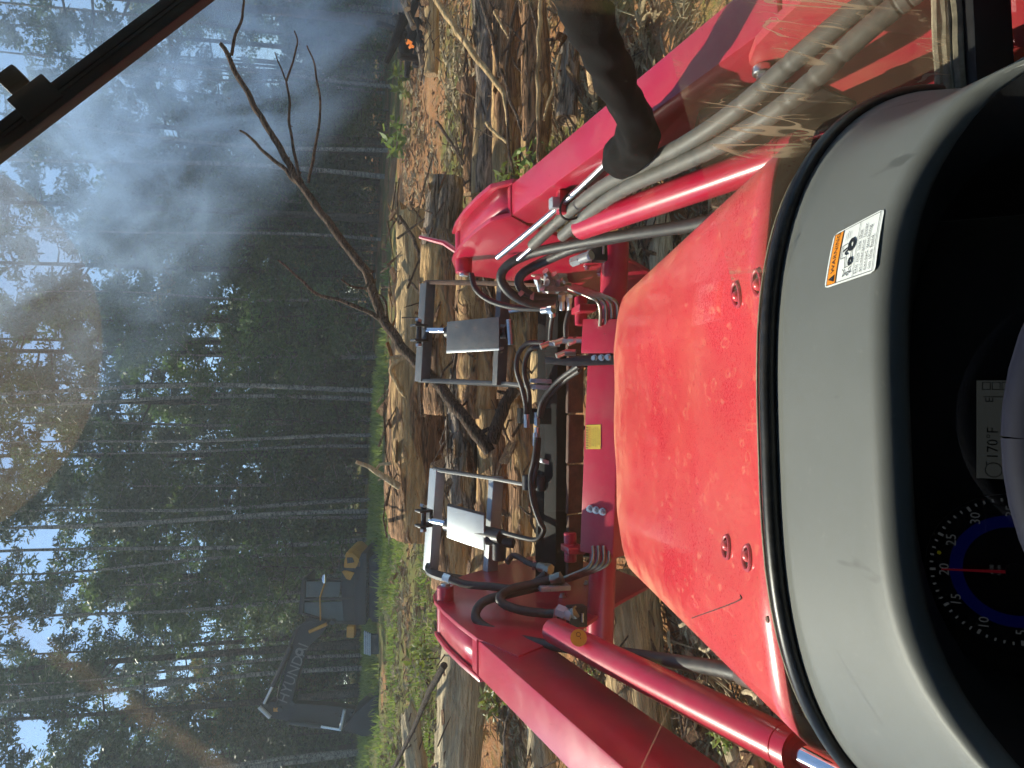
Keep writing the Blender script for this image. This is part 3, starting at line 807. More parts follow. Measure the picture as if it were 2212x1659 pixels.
for k, s_ in ((-4, '0'), (-3, '5'), (-2, '10'), (-1, '15'), (0, '20'), (1, '25'), (2, '30'), (3, '35'), (4, '40')):
    q = MB(); a = a0 + R(30.5) * k; text(q, s_, .0115, gp(a, GR * .82, 0), RT, PUP, .0032); q.build('dial_numeral', 'num_lit', cluster)
q = MB(); text(q, 'x100', .0045, gp(0, GR * .26, 0), RT, PUP, .0032); text(q, 'r/min', .0045, gp(0, GR * .18, 0), RT, PUP, .0032); q.build('dial_legend', 'num_lit', cluster)
q = MB(); a = a0 + R(.5); t_ = RT * math.cos(a) - PUP * math.sin(a)
q.prism([gp(a, -.012, .005) - t_ * .0016, gp(a, -.012, .005) + t_ * .0016, gp(a, GR * .86, .005) + t_ * .0006, gp(a, GR * .86, .005) - t_ * .0006], PN * .0012); q.build('needle', 'needle', cluster)
q = MB(); q.cyl(gc + PN * .002, gc + PN * .007, .0075, 20); q.build('needle_hub', 'plastic', cluster)
ic = gp(R(11), GR * .90, .003); q = MB(); text(q, '※', .006, ic, RT, PUP, .0004); q.cyl(ic, ic + PN * .0006, .0017, 12); q.build('warning_icon', 'icon', cluster)
la, lb = onpanel(2112, 1032), onpanel(2112, 822); lw = (lb - la).dot(RT)
q = MB(); q.box(la + RT * lw / 2 - PUP * .016 + PN * .001, RT * lw / 2, PUP * .017, PN * .001); lcd = q.build('lcd_screen', 'lcd', cluster)
q = MB(); text(q, '170°F', .0125, la + RT * lw * .36 - PUP * .0115, RT, PUP, .0025); text(q, 'E', .009, la + RT * lw * .80 - PUP * .009, RT, PUP, .0025)
def lbox(u0, v0, u1, v1): q.add([la + RT * lw * u0 - PUP * v0 + PN * .0025, la + RT * lw * u1 - PUP * v0 + PN * .0025, la + RT * lw * u1 - PUP * v1 + PN * .0025, la + RT * lw * u0 - PUP * v1 + PN * .0025], [(0, 1, 2, 3)])
for k in range(3): lbox(.905, .003 + k * .0075, .985, .0037 + k * .0075); lbox(.905, .009 + k * .0075, .985, .0097 + k * .0075); lbox(.905, .003 + k * .0075, .912, .0097 + k * .0075); lbox(.978, .003 + k * .0075, .985, .0097 + k * .0075)
for k in range(14):
    a = 2 * math.pi * k / 14; a2 = 2 * math.pi * (k + 1) / 14
    pp = [la + RT * (lw * .09 + r_ * math.sin(x)) - PUP * (.012 - r_ * math.cos(x)) + PN * .0025 for x in (a, a2) for r_ in (.0062, .0070)]; q.add(pp, [(0, 1, 3, 2)])
lbox(.14, .006, .175, .0068); lbox(.15, .009, .152, .017); lbox(.83, .004, .838, .02)
q.build('lcd_print', 'lcd_ink', cluster)

q = MB(); lv = []
for j in range(9):
    for i in range(25):
        u = -1 + 2 * i / 24; v_ = -1 + 2 * j / 8
        lv.append(pc + RT * .205 * u + PUP * .083 * v_ + PN * (.016 + .012 * (1 - u * u) - .006 * v_))
q.add(lv, [(j * 25 + i, j * 25 + i + 1, (j + 1) * 25 + i + 1, (j + 1) * 25 + i) for j in range(8) for i in range(24)])
q.build('cluster_lens', 'glass', cluster, auto=180)

# ---- steering wheel
top = U(2228, 945, .43); WU = Vector((.0, .80, .60)); WR_ = .20; wc = top - WU * WR_
q = MB(); q.tube([wc + (RT * math.sin(2 * math.pi * k / 64) + WU * math.cos(2 * math.pi * k / 64)) * WR_ for k in range(65)], .0155, 14, cap=False)
M['wheel_rim'] = simple('steering_wheel_grip', (.006, .007, .018), .7, var=.1, scale=20, spec=.2)
sw = q.build('steering_wheel', 'wheel_rim', tractor, auto=180)
q = MB(); WN = RT.cross(WU)
hub = wc - WN * .03 if WN.z > 0 else wc + WN * .03
q.cyl(hub - Vector((0, -.02, .02)), hub + Vector((0, -.012, .016)), .045, 24, .006)
for a in (R(180), R(70), R(-70)):
    e = wc + (RT * math.sin(a) + WU * math.cos(a)) * (WR_ - .012); q.tube([hub, e], [.012, .009], 8)
q.build('wheel_spokes', 'plastic', tractor).parent = sw

# ---- cab: glass, frame, roof, seat
cabx = .80
def smooth_box(c, hx, hy, hz, bev, name, mt, par=tractor):
    mb = MB(); mb.box(TF(*c), TX * hx, TY * hy, TZ * hz, bev); return mb.build(name, mt, par)
smooth_box((0, -.08, 2.66), .86, .92, .05, .03, 'cab_roof', 'cab_black')
smooth_box((0, -.08, 2.595), .80, .82, .012, .004, 'roof_lining', 'plastic')
for x in (-1, 1):
    smooth_box((x * .83, .72, 1.85), .035, .035, .76, .012, 'cab_pillar', 'cab_black')
    smooth_box((x * .83, -.90, 1.85), .035, .035, .76, .012, 'cab_pillar', 'cab_black')
    smooth_box((x * .83, -.09, 1.16), .03, .77, .07, .012, 'door_sill', 'cab_black')
    smooth_box((x * .835, .40, 1.92), .003, .285, .66, 0, 'door_glass', 'glass')
    smooth_box((x * .835, -.38, 1.91), .012, .51, .70, .004, 'side_reflection_block', 'cab_black')  # added out of view to keep side-window reflections off the windscreen
smooth_box((0, -.93, 1.70), .80, .02, .89, .01, 'rear_reflection_block', 'cab_black')  # unseen cab back, closed in to block rear-window reflections
smooth_box((0, -.1, .80), .80, .80, .02, .005, 'cab_floor', 'plastic')
q = MB(); q.box(TF(0, -.42, 1.16), TX * .25, TY * .24, TZ * .06, .035); q.box(TF(0, -.70, 1.50), TX * .25, (TY * 1 - TZ * .18).normalized() * .05, (TZ * 1 + TY * -.18).normalized() * .34, .035); q.box(TF(0, -.42, .95), TX * .16, TY * .16, TZ * .14, .02)
q.build('driver_seat', 'plastic', tractor)
# lower frame of the windscreen, right and left of the cowl, with its weathered seal
for x0, x1 in ((.40, .80), (-.80, -.47)):
    xm, hx = (x0 + x1) / 2, (x1 - x0) / 2
    b0 = ray_y(2070, 60, .72).z; b1 = ray_y(2153, 60, .72).z
    bar = smooth_box((xm, .715, (b0 + b1) / 2), hx, .018, (b0 - b1) / 2, .004, 'windscreen_frame', 'cab_black')
    s0 = ray_y(2036, 60, .72).z; q = MB()
    for k, (dy, zz, r_) in enumerate(((.012, .25, .006), (.006, .55, .0075), (-.004, .85, .007))):
        q.tube([TF(x0 + (x1 - x0) * i / 14, .722 + dy, lerp(s0, b0, zz) + .001 * math.sin(i * 2.3 + k)) for i in range(15)], r_, 8)
    q.build('frame_seal', 'seal_old', tractor).parent = bar
smooth_box((0, .72, 2.62), .80, .03, .03, .008, 'windscreen_header', 'cab_black')
smooth_box((XC, .735, .98), .40, .008, .36, 0, 'firewall', 'plastic')
smooth_box((.60, .72, .98), .20, .003, .26, 0, 'lower_glass', 'glass'); smooth_box((-.60, .72, .98), .20, .003, .26, 0, 'lower_glass', 'glass')

# windscreen: clear glass with a round reflection painted near its top, dried mud runs and a strand of cobweb
def ws_mat(kind):
    m, n, l, ms, out = glass_mat('windscreen_' + kind, (.94, .965, .95))
    tc = n.new('ShaderNodeTexCoord'); sep = n.new('ShaderNodeSeparateXYZ'); l.new(tc.outputs['Object'], sep.inputs[0])
    X, Z = sep.outputs['X'], sep.outputs['Z']
    def smap(v, a, b_, hi=1.0):
        r_ = n.new('ShaderNodeMapRange'); r_.interpolation_type = 'SMOOTHSTEP'; l.new(v, r_.inputs[0])
        r_.inputs[1].default_value = a; r_.inputs[2].default_value = b_; r_.inputs[3].default_value = 0; r_.inputs[4].default_value = hi; return r_.outputs[0]
    def msum(*t):
        o_ = t[0]
        for q_ in t[1:]: o_ = math_(n, l, 'ADD', o_, q_)
        return o_
    def mul(a, b_): return math_(n, l, 'MULTIPLY', a, b_)
    def linear(px0, py0, px1, py1):
        """signed distance (m) on the pane from the line through two sighted points"""
        a = loc(ray_y(px0, py0, YW)); b_ = loc(ray_y(px1, py1, YW)); dx, dz = b_[0] - a[0], b_[2] - a[2]; L = math.hypot(dx, dz)
        nx, nz_ = -dz / L, dx / L
        return msum(mul(X, nx), mul(Z, nz_), -(nx * a[0] + nz_ * a[2]))
    def streak(a, wd, amt):
        d_ = math_(n, l, 'ABSOLUTE', linear(*a)); return mul(math_(n, l, 'SUBTRACT', 1.0, smap(d_, wd * .15, wd)), amt)
    spk = mul(ramp(n, l, nz(n, l, 420, 1, .5), [(.735, 0), (.77, 1)]), .25)
    terms = [spk, mul(ramp(n, l, nz(n, l, 6, 3, .6), [(.3, .4), (.7, 1)]), .034)]
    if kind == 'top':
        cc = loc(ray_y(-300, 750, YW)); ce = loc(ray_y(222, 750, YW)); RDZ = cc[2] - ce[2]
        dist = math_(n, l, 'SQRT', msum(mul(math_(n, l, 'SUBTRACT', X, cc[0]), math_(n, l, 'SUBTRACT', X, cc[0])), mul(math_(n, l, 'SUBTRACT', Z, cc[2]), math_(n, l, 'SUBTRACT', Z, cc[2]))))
        terms.append(mul(math_(n, l, 'SUBTRACT', 1.0, smap(dist, RDZ - .0012, RDZ + .0012)), .15))  # the reflected disc, laid into the glass as a pale film
        terms.append(mul(streak((0, 1335, 480, 1659), .012, .19), ramp(n, l, nz(n, l, 40, 3, .7), [(.3, .2), (.7, 1)])))
    if kind == 'mud':
        wedge_f = mul(smap(linear(1462, 165, 1552, 500), -.0015, .0015), smap(X, .10, .17))
        runs = nz(n, l, 30, 2, .5, stretch=(1, 1, .13), dist=.35)
        lines = ramp(n, l, math_(n, l, 'ABSOLUTE', math_(n, l, 'SUBTRACT', runs, .5)), [(.004, 1), (.016, 0)])
        runs2 = nz(n, l, 64, 2, .5, stretch=(1, 1, .16), dist=.5)
        lines2 = ramp(n, l, math_(n, l, 'ABSOLUTE', math_(n, l, 'SUBTRACT', runs2, .47)), [(.003, .6), (.013, 0)])
        pat = ramp(n, l, nz(n, l, 9, 2, .5), [(.46, 0), (.56, 1)])
        terms.append(mul(wedge_f, msum(mul(mul(math_(n, l, 'MAXIMUM', lines, lines2), pat), .75), mul(pat, .07), .085)))
    if kind == 'web':
        terms.append(mul(mul(streak((1530, 1352, 1385, 1659), .0015, .30), smap(mul(X, -1.0), .27, .30)), ramp(n, l, nz(n, l, 30, 2), [(.3, .4), (.6, 1)])))
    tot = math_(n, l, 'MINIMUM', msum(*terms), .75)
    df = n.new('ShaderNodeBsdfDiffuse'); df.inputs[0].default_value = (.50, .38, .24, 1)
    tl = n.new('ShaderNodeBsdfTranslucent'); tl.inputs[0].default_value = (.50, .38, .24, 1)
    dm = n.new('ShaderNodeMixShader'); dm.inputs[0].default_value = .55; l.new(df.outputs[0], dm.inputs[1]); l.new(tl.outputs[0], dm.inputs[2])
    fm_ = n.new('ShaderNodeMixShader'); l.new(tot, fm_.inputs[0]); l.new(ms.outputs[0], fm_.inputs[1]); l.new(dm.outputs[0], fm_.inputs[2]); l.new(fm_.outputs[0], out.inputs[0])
    return m
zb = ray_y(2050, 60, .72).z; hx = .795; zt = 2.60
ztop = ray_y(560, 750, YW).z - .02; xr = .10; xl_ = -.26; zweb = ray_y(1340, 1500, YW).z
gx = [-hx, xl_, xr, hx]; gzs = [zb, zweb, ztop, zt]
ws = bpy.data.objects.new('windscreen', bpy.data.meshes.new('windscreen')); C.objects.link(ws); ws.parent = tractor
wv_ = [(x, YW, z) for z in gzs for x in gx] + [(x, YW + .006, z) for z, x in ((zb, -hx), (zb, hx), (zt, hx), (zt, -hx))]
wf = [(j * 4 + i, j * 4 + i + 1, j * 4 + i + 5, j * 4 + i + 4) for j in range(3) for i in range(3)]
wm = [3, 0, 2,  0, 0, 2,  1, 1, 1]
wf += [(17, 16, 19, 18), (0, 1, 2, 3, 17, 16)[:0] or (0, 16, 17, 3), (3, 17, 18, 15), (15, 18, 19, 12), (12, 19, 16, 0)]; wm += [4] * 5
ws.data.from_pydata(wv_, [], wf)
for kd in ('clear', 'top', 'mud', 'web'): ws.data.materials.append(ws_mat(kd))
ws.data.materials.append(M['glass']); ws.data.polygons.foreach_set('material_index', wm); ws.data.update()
ws.rotation_euler = (0, 0, YAW); ws.location = TF(0, 0, 0)

# ---- wiper lying across the upper right of the glass
wp = [ray_y(x, y_, .765) for x, y_ in ((520, -85), (410, 0), (205, 155), (0, 312), (-120, 404))]
ad = (wp[3] - wp[1]).normalized(); pd = TY.cross(ad).normalized()
q = MB(); q.box((wp[0] + wp[4]) / 2 - pd * .004, ad * ((wp[4] - wp[0]).length / 2), pd * .0075, TY * .008, .002)
q.build('wiper_blade', 'cab_black', tractor)
q = MB(); q.box((wp[0] + wp[4]) / 2 + pd * .0075 - TY * .004, ad * ((wp[4] - wp[0]).length / 2), pd * .005, TY * .005, .002)
wr = q.build('wiper_arm', 'cab_black', tractor)
q = MB(); a = ray_y(78, 213, .765); q.box(a - pd * .004, ad * .021, pd * .0145, TY * .010, .002); q.box(ray_y(45, 190, .765) + pd * .010, ad * .011, pd * .009, TY * .008, .003); q.build('wiper_clip', 'cab_black', tractor).parent = wr
q = MB(); q.box((wp[0] + wp[3]) / 2 - pd * .001 - TY * .0085, ad * ((wp[3] - wp[0]).length / 2 * .96), pd * .0006, TY * .0006); q.build('wiper_groove', 'plastic', tractor).parent = wr

# ================================================================== front loader
def ray_x(px, py, xl):
    """where the line of sight through (px, py) meets the fore-and-aft plane xl of the tractor"""
    a = U(px, py, 0.0); dv = U(px, py, 1.0) - a
    return a + dv * ((TF(xl, 0, 0) - a).dot(TX) / dv.dot(TX))
def depth(p): return (p - CAM).dot(FW)
loader = thing('front_loader', TF(0, 2.2, 0), 'red front loader with two arms, hydraulic hoses and crossbeam ahead of the hood', 'front loader')
def P(name, mt, mb, parent=None, **k): return mb.build(name, mt, parent or loader, **k)
def arm(side, N, K, ext, wd, ht):
    xl = side * .61; n0 = ray_x(*N, xl); k0 = ray_x(*K, xl); ax = (k0 - n0).normalized(); n0 = n0 - ax * ext
    vz = (TZ - ax * TZ.dot(ax)).normalized(); lt = TX * side
    mb = MB(); mb.prism([n0, n0 + lt * wd, n0 + lt * wd - vz * ht, n0 - vz * ht], k0 + ax * .06 - n0, .007)
    return P('loader_arm', 'red', mb), n0, k0, ax, vz, lt
armR, nR, kR, axR, vzR, ltR = arm(1, (1680, 45), (1105, 465), 0.0, .090, .17)
armL, nL, kL, axL, vzL, ltL = arm(-1, (1341, 1654), (1032, 1382), .55, .105, .17)
armR['label'] = 'right loader arm, sunlit on its inner side'; armL['label'] = 'left loader arm, pale sheen on top and shaded inner side'
# knees: an inner and an outer side plate, a filler between them and the pivot
def knee(side, inner, top, wd, kk, ax, vz, lt):
    xl = side * .61
    pin = [ray_x(x, y_, xl) for x, y_ in inner]
    mb = MB(); mb.prism([p - lt * .004 for p in pin], lt * .014, .003); P('knee_plate', 'red', mb)
    pt = [ray_x(x, y_, xl) for x, y_ in top]
    low_ = [p - TZ * .20 for p in pt]
    mb = MB(); mb.prism([p + lt * (wd + .006) for p in pt + low_[::-1]], lt * .014, .003); P('knee_plate', 'red', mb)
    mb = MB(); v = []
    for p in pt: v += [p + lt * .008 - TZ * .024, p + lt * (wd + .008) - TZ * .024]
    mb.add(v, [(2 * i, 2 * i + 1, 2 * i + 3, 2 * i + 2) for i in range(len(pt) - 1)])
    o = P('knee_filler', 'red', mb, auto=30); so_ = o.modifiers.new('t', 'SOLIDIFY'); so_.thickness = .01
    tip = pt[-1] - TZ * .035 - ax * .02
    mb = MB(); mb.cyl(tip - lt * .055, tip + lt * (wd + .02), .030, 24, .004); pv = P('pivot_tube', 'red', mb)
    mb = MB(); mb.cyl(tip - lt * .064, tip - lt * .052, .017, 18, .002); mb.build('grease_cap', 'steel', pv)
    return tip
tipR = knee(1, [(1142, 486), (1105, 465), (1060, 476), (1030, 498), (1000, 525), (982, 548), (976, 562), (983, 580), (1020, 594), (1100, 604), (1200, 618), (1290, 650), (1400, 640), (1425, 600), (1330, 545), (1240, 520)],
            [(1108, 464), (1060, 474), (1030, 496), (1000, 523), (983, 545), (977, 560)], .085, kR, axR, vzR, ltR)
tipL = knee(-1, [(1032, 1382), (990, 1350), (958, 1322), (938, 1300), (936, 1286), (948, 1268), (1000, 1245), (1100, 1215), (1180, 1195), (1330, 1232), (1410, 1262), (1340, 1300), (1265, 1350), (1207, 1385), (1120, 1420)],
            [(1034, 1384), (990, 1352), (962, 1328), (944, 1308), (938, 1298)], .10, kL, axL, vzL, ltL)
# weld bead where the top plates meet
for kk, vz, lt, wd in ((kR, vzR, ltR, .085), (kL, vzL, ltL, .10)):
    mb = MB(); mb.tube([kk + lt * wd * i / 6 + vz * .001 for i in range(7)], .0035, 6); P('weld_bead', 'red', mb)
# red marker rod by the right knee
mb = MB(); mb.tube([U(995, 548, 2.55), U(960, 525, 2.6), U(908, 512, 2.7)], [.011, .010, .007], 8); P('level_rod', 'red', mb)
# loader post by the cab, right side; black plate below it stands in for the shade there
def plate(name, mt, pts, xl, th, bev=.002, par=None, lab=None):
    mb = MB(); mb.prism([ray_x(x, y_, xl) for x, y_ in pts], TX * th, bev); o = P(name, mt, mb, par)
    if lab: o['label'] = lab
    return o
post = plate('loader_post', 'red_dusty', [(1618, 138), (1632, 100), (1668, 62), (1735, 0), (1800, -60), (2420, -220), (2420, 60), (2160, 150), (1985, 190), (1845, 232), (1770, 190), (1700, 186), (1650, 168)], .59, .016, lab='dusty red post plate beside the windscreen')
plate('post_web', 'red_dusty', [(1690, 20), (1830, -140), (2420, -320), (2420, -60), (1860, 60), (1740, 120)], .62, .05)
b_ = ray_x(1648, 143, .59); mb = MB(); mb.cyl(b_, b_ - TX * .014, .017, 20, .002); mb.hexnut(b_ - TX * .014, -TX, .011, .009); mb.build('post_bolt', 'steel', post)
plate('shade_plate', 'black_metal', [(1850, 225), (1770, 188), (1700, 184), (1600, 215), (1510, 262), (1490, 330), (1540, 420), (1720, 380), (1860, 330)], .585, .02)
mb = MB(); mb.box(TF(.60, .78, .95), TX * .03, TY * .07, TZ * .38, .008); P('loader_upright', 'red_dusty', mb)
mb = MB(); mb.box(TF(-.66, .78, .95), TX * .03, TY * .07, TZ * .60, .008); P('loader_upright', 'red_dusty', mb)
mb = MB(); mb.box(TF(0, .86, .62), TX * .62, TY * .05, TZ * .05, .01); P('mount_beam', 'black_metal', mb)
# lift cylinders
def cylx(p0, p1, r, name, rod=None, seg=28):
    mb = MB(); ax = (p1 - p0).normalized(); mb.tube([p0, p0 + ax * .003, p1 - ax * .034, p1 - ax * .033, p1 - ax * .031, p1 - ax * .030, p1 - .002 * ax, p1], [r * .9, r, r, r * .95, r * .95, r * 1.03, r * 1.03, r * .9], seg)
    o = P(name, 'red', mb, auto=35)
    if rod: mb = MB(); mb.cyl(p1 - ax * .01, p1 + ax * rod, r * .55, 20); mb.build('rod', 'chrome', o)
    return o, ax
cR, aR = cylx(ray_x(1255, 492, .52), ray_x(1735, 322, .47), .031, 'lift_cylinder', .25)
mb = MB(); p = ray_x(1690, 335, .478); mb.tube([p - aR * .004, p + aR * .004], .0335, 28); mb.build('cylinder_band', 'red', cR)
cL, aL = cylx(ray_x(1195, 1362, -.545), ray_x(1728, 1628, -.50), .034, 'lift_cylinder', .25)
mb = MB(); p = ray_x(1690, 1535, -.46); mb.tube([p - TZ * .03 - TY * .01, p, p + TY * .02 + TZ * .004], [.011, .011, .009], 12); mb.build('port_tube', 'red', cL)
for side, (x, y_), xl in ((1, (1290, 545), .56), (-1, (1245, 1330), -.56)):       # black square pin blocks and bolts
    c = ray_x(x, y_, xl); mb = MB(); mb.box(c, TX * .03, TY * .022, TZ * .028, .004); P('pin_block', 'black_metal', mb)
    c2 = c + TY * -.03 - TZ * .01; mb = MB(); mb.cyl(c2 - TX * .012, c2 + TX * .014, .004, 10); P('pin', 'steel', mb)
mb = MB(); c = ray_x(1250, 1378, -.50); nn = (CAM - c).normalized(); mb.cyl(c, c + nn * .002, .020, 24); dec_ = P('maker_sticker', 'yellow', mb)
rx_ = RT; ry_ = nn.cross(RT); ry_ = ry_ if ry_.z > 0 else -ry_; q = MB(); text(q, '4LO', .017, c + nn * .003, RT, ry_, 0); q.build('sticker_text', 'brown_ink', dec_)
# crossbeam with its bolts and caution label
d0 = 2.36
bR, bL = U(1272, 692, d0), U(1252, 1192, d0)
bx = (bL - bR).normalized(); toC = (CAM - (bR + bL) / 2).normalized(); bu = (TZ * .80 - TY * .60); bu = (bu - bx * bu.dot(bx)).normalized(); bn_ = bx.cross(bu).normalized()
if bn_.z > 0: bn_ = -bn_
# bu = normal of the lit face, bn_ = direction down along the face
mb = MB(); mb.prism([bR, bR + bn_ * .13, bR + bn_ * .13 - bu * .10, bR - bu * .10], bL - bR, .006); beam = P('crossbeam', 'red', mb)
mb = MB(); mb.cyl(bR + bn_ * .06 - bu * .05 - bx * .26, bL + bn_ * .06 - bu * .05 + bx * .30, .045, 24); P('crossbeam_tube', 'red', mb)
def onbeam(px, py, lift=0):
    a = U(px, py, 0); dv = U(px, py, 1) - a; return a + dv * ((bR - a).dot(bu) / dv.dot(bu)) + bu * lift
for x, y_ in ((1276, 1099), (1289, 1102), (1303, 1105)):
    mb = MB(); c = onbeam(x, y_); mb.tube([c, c + bu * .004], .0125, 18); mb.hexnut(c + bu * .004, bu, .0095, .010); mb.tube([c + bu * .014, c + bu * .018], .005, 10); mb.build('bolt', 'steel', beam)
la_, lb_, lc_ = onbeam(1266, 970, .0012), onbeam(1266, 918, .0012), onbeam(1298, 970, .0012)
ex, ey = (lb_ - la_), (lc_ - la_); q = MB(); q.prism([la_, lb_, lb_ + ey, la_ + ey], bu * .0006); lab = q.build('caution_label', 'yellow', beam); lab['label'] = 'yellow CAUTION label on the red crossbeam'
def lp(u, v): return la_ + ex * u + ey * v + bu * .0012
q = MB()
for k in range(9): q.add([lp(.04 + k * .105, .02), lp(.09 + k * .105, .02), lp(.06 + k * .105, .16), lp(.01 + k * .105 + .01, .16)], [(0, 1, 2, 3)])
q.build('hazard_stripes', 'brown_ink', lab)
def ltext(s_, size, u, v, al='CENTER', mt='brown_ink'):
    tv, tf = text_geo(s_, size, al); q = MB(); L = ex.length
    q.add([lp(u, v) + ex.normalized() * p.x - ey.normalized() * p.y for p in tv], tf); q.build('label_text', mt, lab)
M['red_ink'] = simple('red_ink', (.45, .08, .01), .5, var=.05)
ltext('CAUTION', ex.length * .19, .5, .27, mt='red_ink')
for k, s_ in enumerate(('KEEP CLEAR OF LOADER', 'ARMS AND ATTACHMENT', 'WHEN RAISED OR MOVING', 'LOWER TO THE GROUND', 'BEFORE LEAVING SEAT')): ltext(s_, ex.length * .066, .5, .44 + k * .115)
# right bracket: dark red box and black bracket plate with three bolts
mb = MB(); mb.prism([onbeam(1266, 690, .02), onbeam(1262, 764, .02), onbeam(1345, 764, .02), onbeam(1345, 690, .02)], -bu * .08, .004); P('valve_cover', 'red', mb)
mb = MB(); mb.prism([onbeam(1262, 768, .012), onbeam(1225, 776, .03), onbeam(1196, 772, .05), onbeam(1196, 786, .05), onbeam(1245, 792, .03), onbeam(1330, 788, .012), onbeam(1330, 766, .012)], -bu * .012, .002); brk = P('hose_bracket', 'black_metal', mb)
for x, y_ in ((1290, 774), (1305, 773), (1319, 772)):
    mb = MB(); c = onbeam(x, y_, .012); mb.tube([c, c + bu * .003], .011, 16); mb.hexnut(c + bu * .003, bu, .0085, .009); mb.build('bolt', 'steel', brk)
# hoses, tubes, fittings
def pathd(pts): return [U(x, y_, d) for x, y_, d in pts]
def hose(name, mt, pts, r, per=7, seg=12, par=None):
    mb = MB(); pp = smoothpath(pathd(pts), per); mb.tube(pp, r, seg); return P(name, mt, mb, par, auto=180)
def wrap(pts, r, turns):
    """hose in spiral wrap: a stepped surface, one ridge for each turn"""
    pp = smoothpath(pathd(pts), 26); mb = MB(); rad = []
    for i in range(len(pp)):
        ph = (i * turns / len(pp)) % 1; rad.append(r * (1.0 + .035 * (1 if ph < .93 else -2.2)))
    mb.tube(pp, rad, 14); return P('wrapped_hose', 'wrap', mb, auto=180)
wrap([(1960, -70, .93), (1880, -5, .96), (1745, 105, 1.03), (1600, 230, 1.14), (1490, 305, 1.26), (1400, 352, 1.40), (1300, 404, 1.62), (1215, 470, 1.85), (1150, 530, 2.0)], .0150, 46)
wrap([(2010, -40, .90), (1940, 10, .93), (1850, 85, .97), (1700, 222, 1.06), (1570, 305, 1.18), (1460, 358, 1.32), (1360, 402, 1.50), (1285, 450, 1.70), (1215, 510, 1.9)], .0150, 46)
mb = MB()
for d_ in (0,):
    c1 = U(1243, 440, 1.77); tdir = (U(1215, 470, 1.85) - U(1300, 404, 1.62)).normalized(); a_ = tdir.orthogonal().normalized(); b2 = tdir.cross(a_)
    mb.tube([c1 + (a_ * math.cos(2 * math.pi * k / 24) + b2 * math.sin(2 * math.pi * k / 24) * 1.7) * .030 for k in range(25)], .003, 6, cap=False)
P('cable_tie', 'cab_black', mb)
hose('steel_tube', 'steel', [(1316, 347, 1.60), (1240, 418, 1.75), (1150, 495, 1.95), (1075, 556, 2.12)], .0085)
hose('steel_tube', 'steel', [(1330, 375, 1.63), (1250, 440, 1.80), (1165, 520, 2.02), (1120, 560, 2.12)], .0075)
for x, y_, d_, dx, dy, L, r_ in ((1322, 341, 1.59, -.7, .7, .045, .014), (1337, 366, 1.62, -.7, .7, .045, .013), (1345, 405, 1.60, -.75, .6, .06, .014), (1322, 428, 1.64, -.75, .6, .03, .013), (1310, 440, 1.66, -.7, .7, .02, .011)):
    p0 = U(x, y_, d_); p1 = p0 + (U(x + dx * 20, y_ + dy * 20, d_ + .06) - p0).normalized() * L
    mb = MB(); mb.tube([p0, lerp(p0, p1, .45)], r_, 6); mb.tube([lerp(p0, p1, .45), lerp(p0, p1, .8)], r_ * .8, 12); mb.tube([lerp(p0, p1, .8), p1], r_ * .95, 6); P('hose_fitting', 'steel', mb)
# clamp on the right arm
p = ray_x(1205, 412, .61); mb = MB(); mb.box(p - TX * .03 - TZ * .02, TX * .03, axR * .012, vzR * .022, .004); P('tube_clamp', 'red', mb)
p = ray_x(1200, 440, .575); mb = MB(); mb.box(p, TX * .014, axR * .012, vzR * .014, .002); P('tube_clamp', 'silver_plate', mb)
# woven sleeve that comes in from the right
sl_ = smoothpath(pathd([(1180, -120, .96), (1230, -40, 1.0), (1272, 40, 1.06), (1305, 120, 1.13), (1343, 205, 1.21), (1376, 262, 1.28), (1378, 305, 1.34), (1350, 334, 1.42), (1330, 345, 1.52)]), 9)
rr_ = [interp(i / (len(sl_) - 1), [0, .3, .5, .62, .75, .86, .94, 1], [.037, .036, .032, .032, .041, .043, .038, .026]) for i in range(len(sl_))]
mb = MB(); mb.tube(sl_, rr_, 28)
for i in range(len(mb.v)): 
    p = mb.v[i]; mb.v[i] = p + Vector((mnoise.noise(p * 26), mnoise.noise(p * 26 + Vector((5, 0, 0))), mnoise.noise(p * 26 + Vector((0, 9, 0))))) * .010
P('hose_sleeve', 'sleeve', mb, auto=180)['label'] = 'black woven sleeve over a hose bundle'
H = 'hydraulic_hose'
hose(H, 'rubber', [(1640, 452, 1.25), (1580, 468, 1.35), (1480, 489, 1.5), (1350, 508, 1.75), (1240, 527, 1.95), (1150, 547, 2.1), (1098, 572, 2.15), (1082, 602, 2.17), (1105, 635, 2.18), (1150, 655, 2.2), (1195, 650, 2.22)], .0145)
hose(H, 'rubber', [(1500, 486, 1.55), (1380, 505, 1.8), (1260, 530, 2.0), (1175, 565, 2.14), (1130, 590, 2.17), (1122, 615, 2.19), (1150, 640, 2.2), (1200, 645, 2.22)], .0145)
hose(H, 'rubber', [(1018, 592, 2.5), (1028, 625, 2.48), (1060, 650, 2.45), (1110, 664, 2.4), (1170, 667, 2.35), (1200, 664, 2.33)], .010)
hose(H, 'rubber', [(1230, 668, 2.36), (1222, 700, 2.38), (1222, 730, 2.4)], .008); hose(H, 'rubber', [(1195, 672, 2.36), (1190, 705, 2.4), (1188, 735, 2.42)], .008)
hose(H, 'rubber', [(1690, 1490, 1.12), (1640, 1468, 1.20), (1560, 1446, 1.30), (1450, 1428, 1.5), (1330, 1410, 1.75), (1200, 1396, 1.98), (1110, 1378, 2.14), (1050, 1356, 2.22), (1027, 1330, 2.26), (1045, 1300, 2.28), (1095, 1284, 2.3), (1160, 1268, 2.32), (1195, 1258, 2.32)], .0150)
mb = MB(); a_, c_ = U(1602, 1457, 1.25), U(1648, 1474, 1.18); mb.tube([a_, a_ + (c_ - a_) * .03, c_], [.017, .0185, .0185], 20); P('hose_ferrule', 'steel', mb)
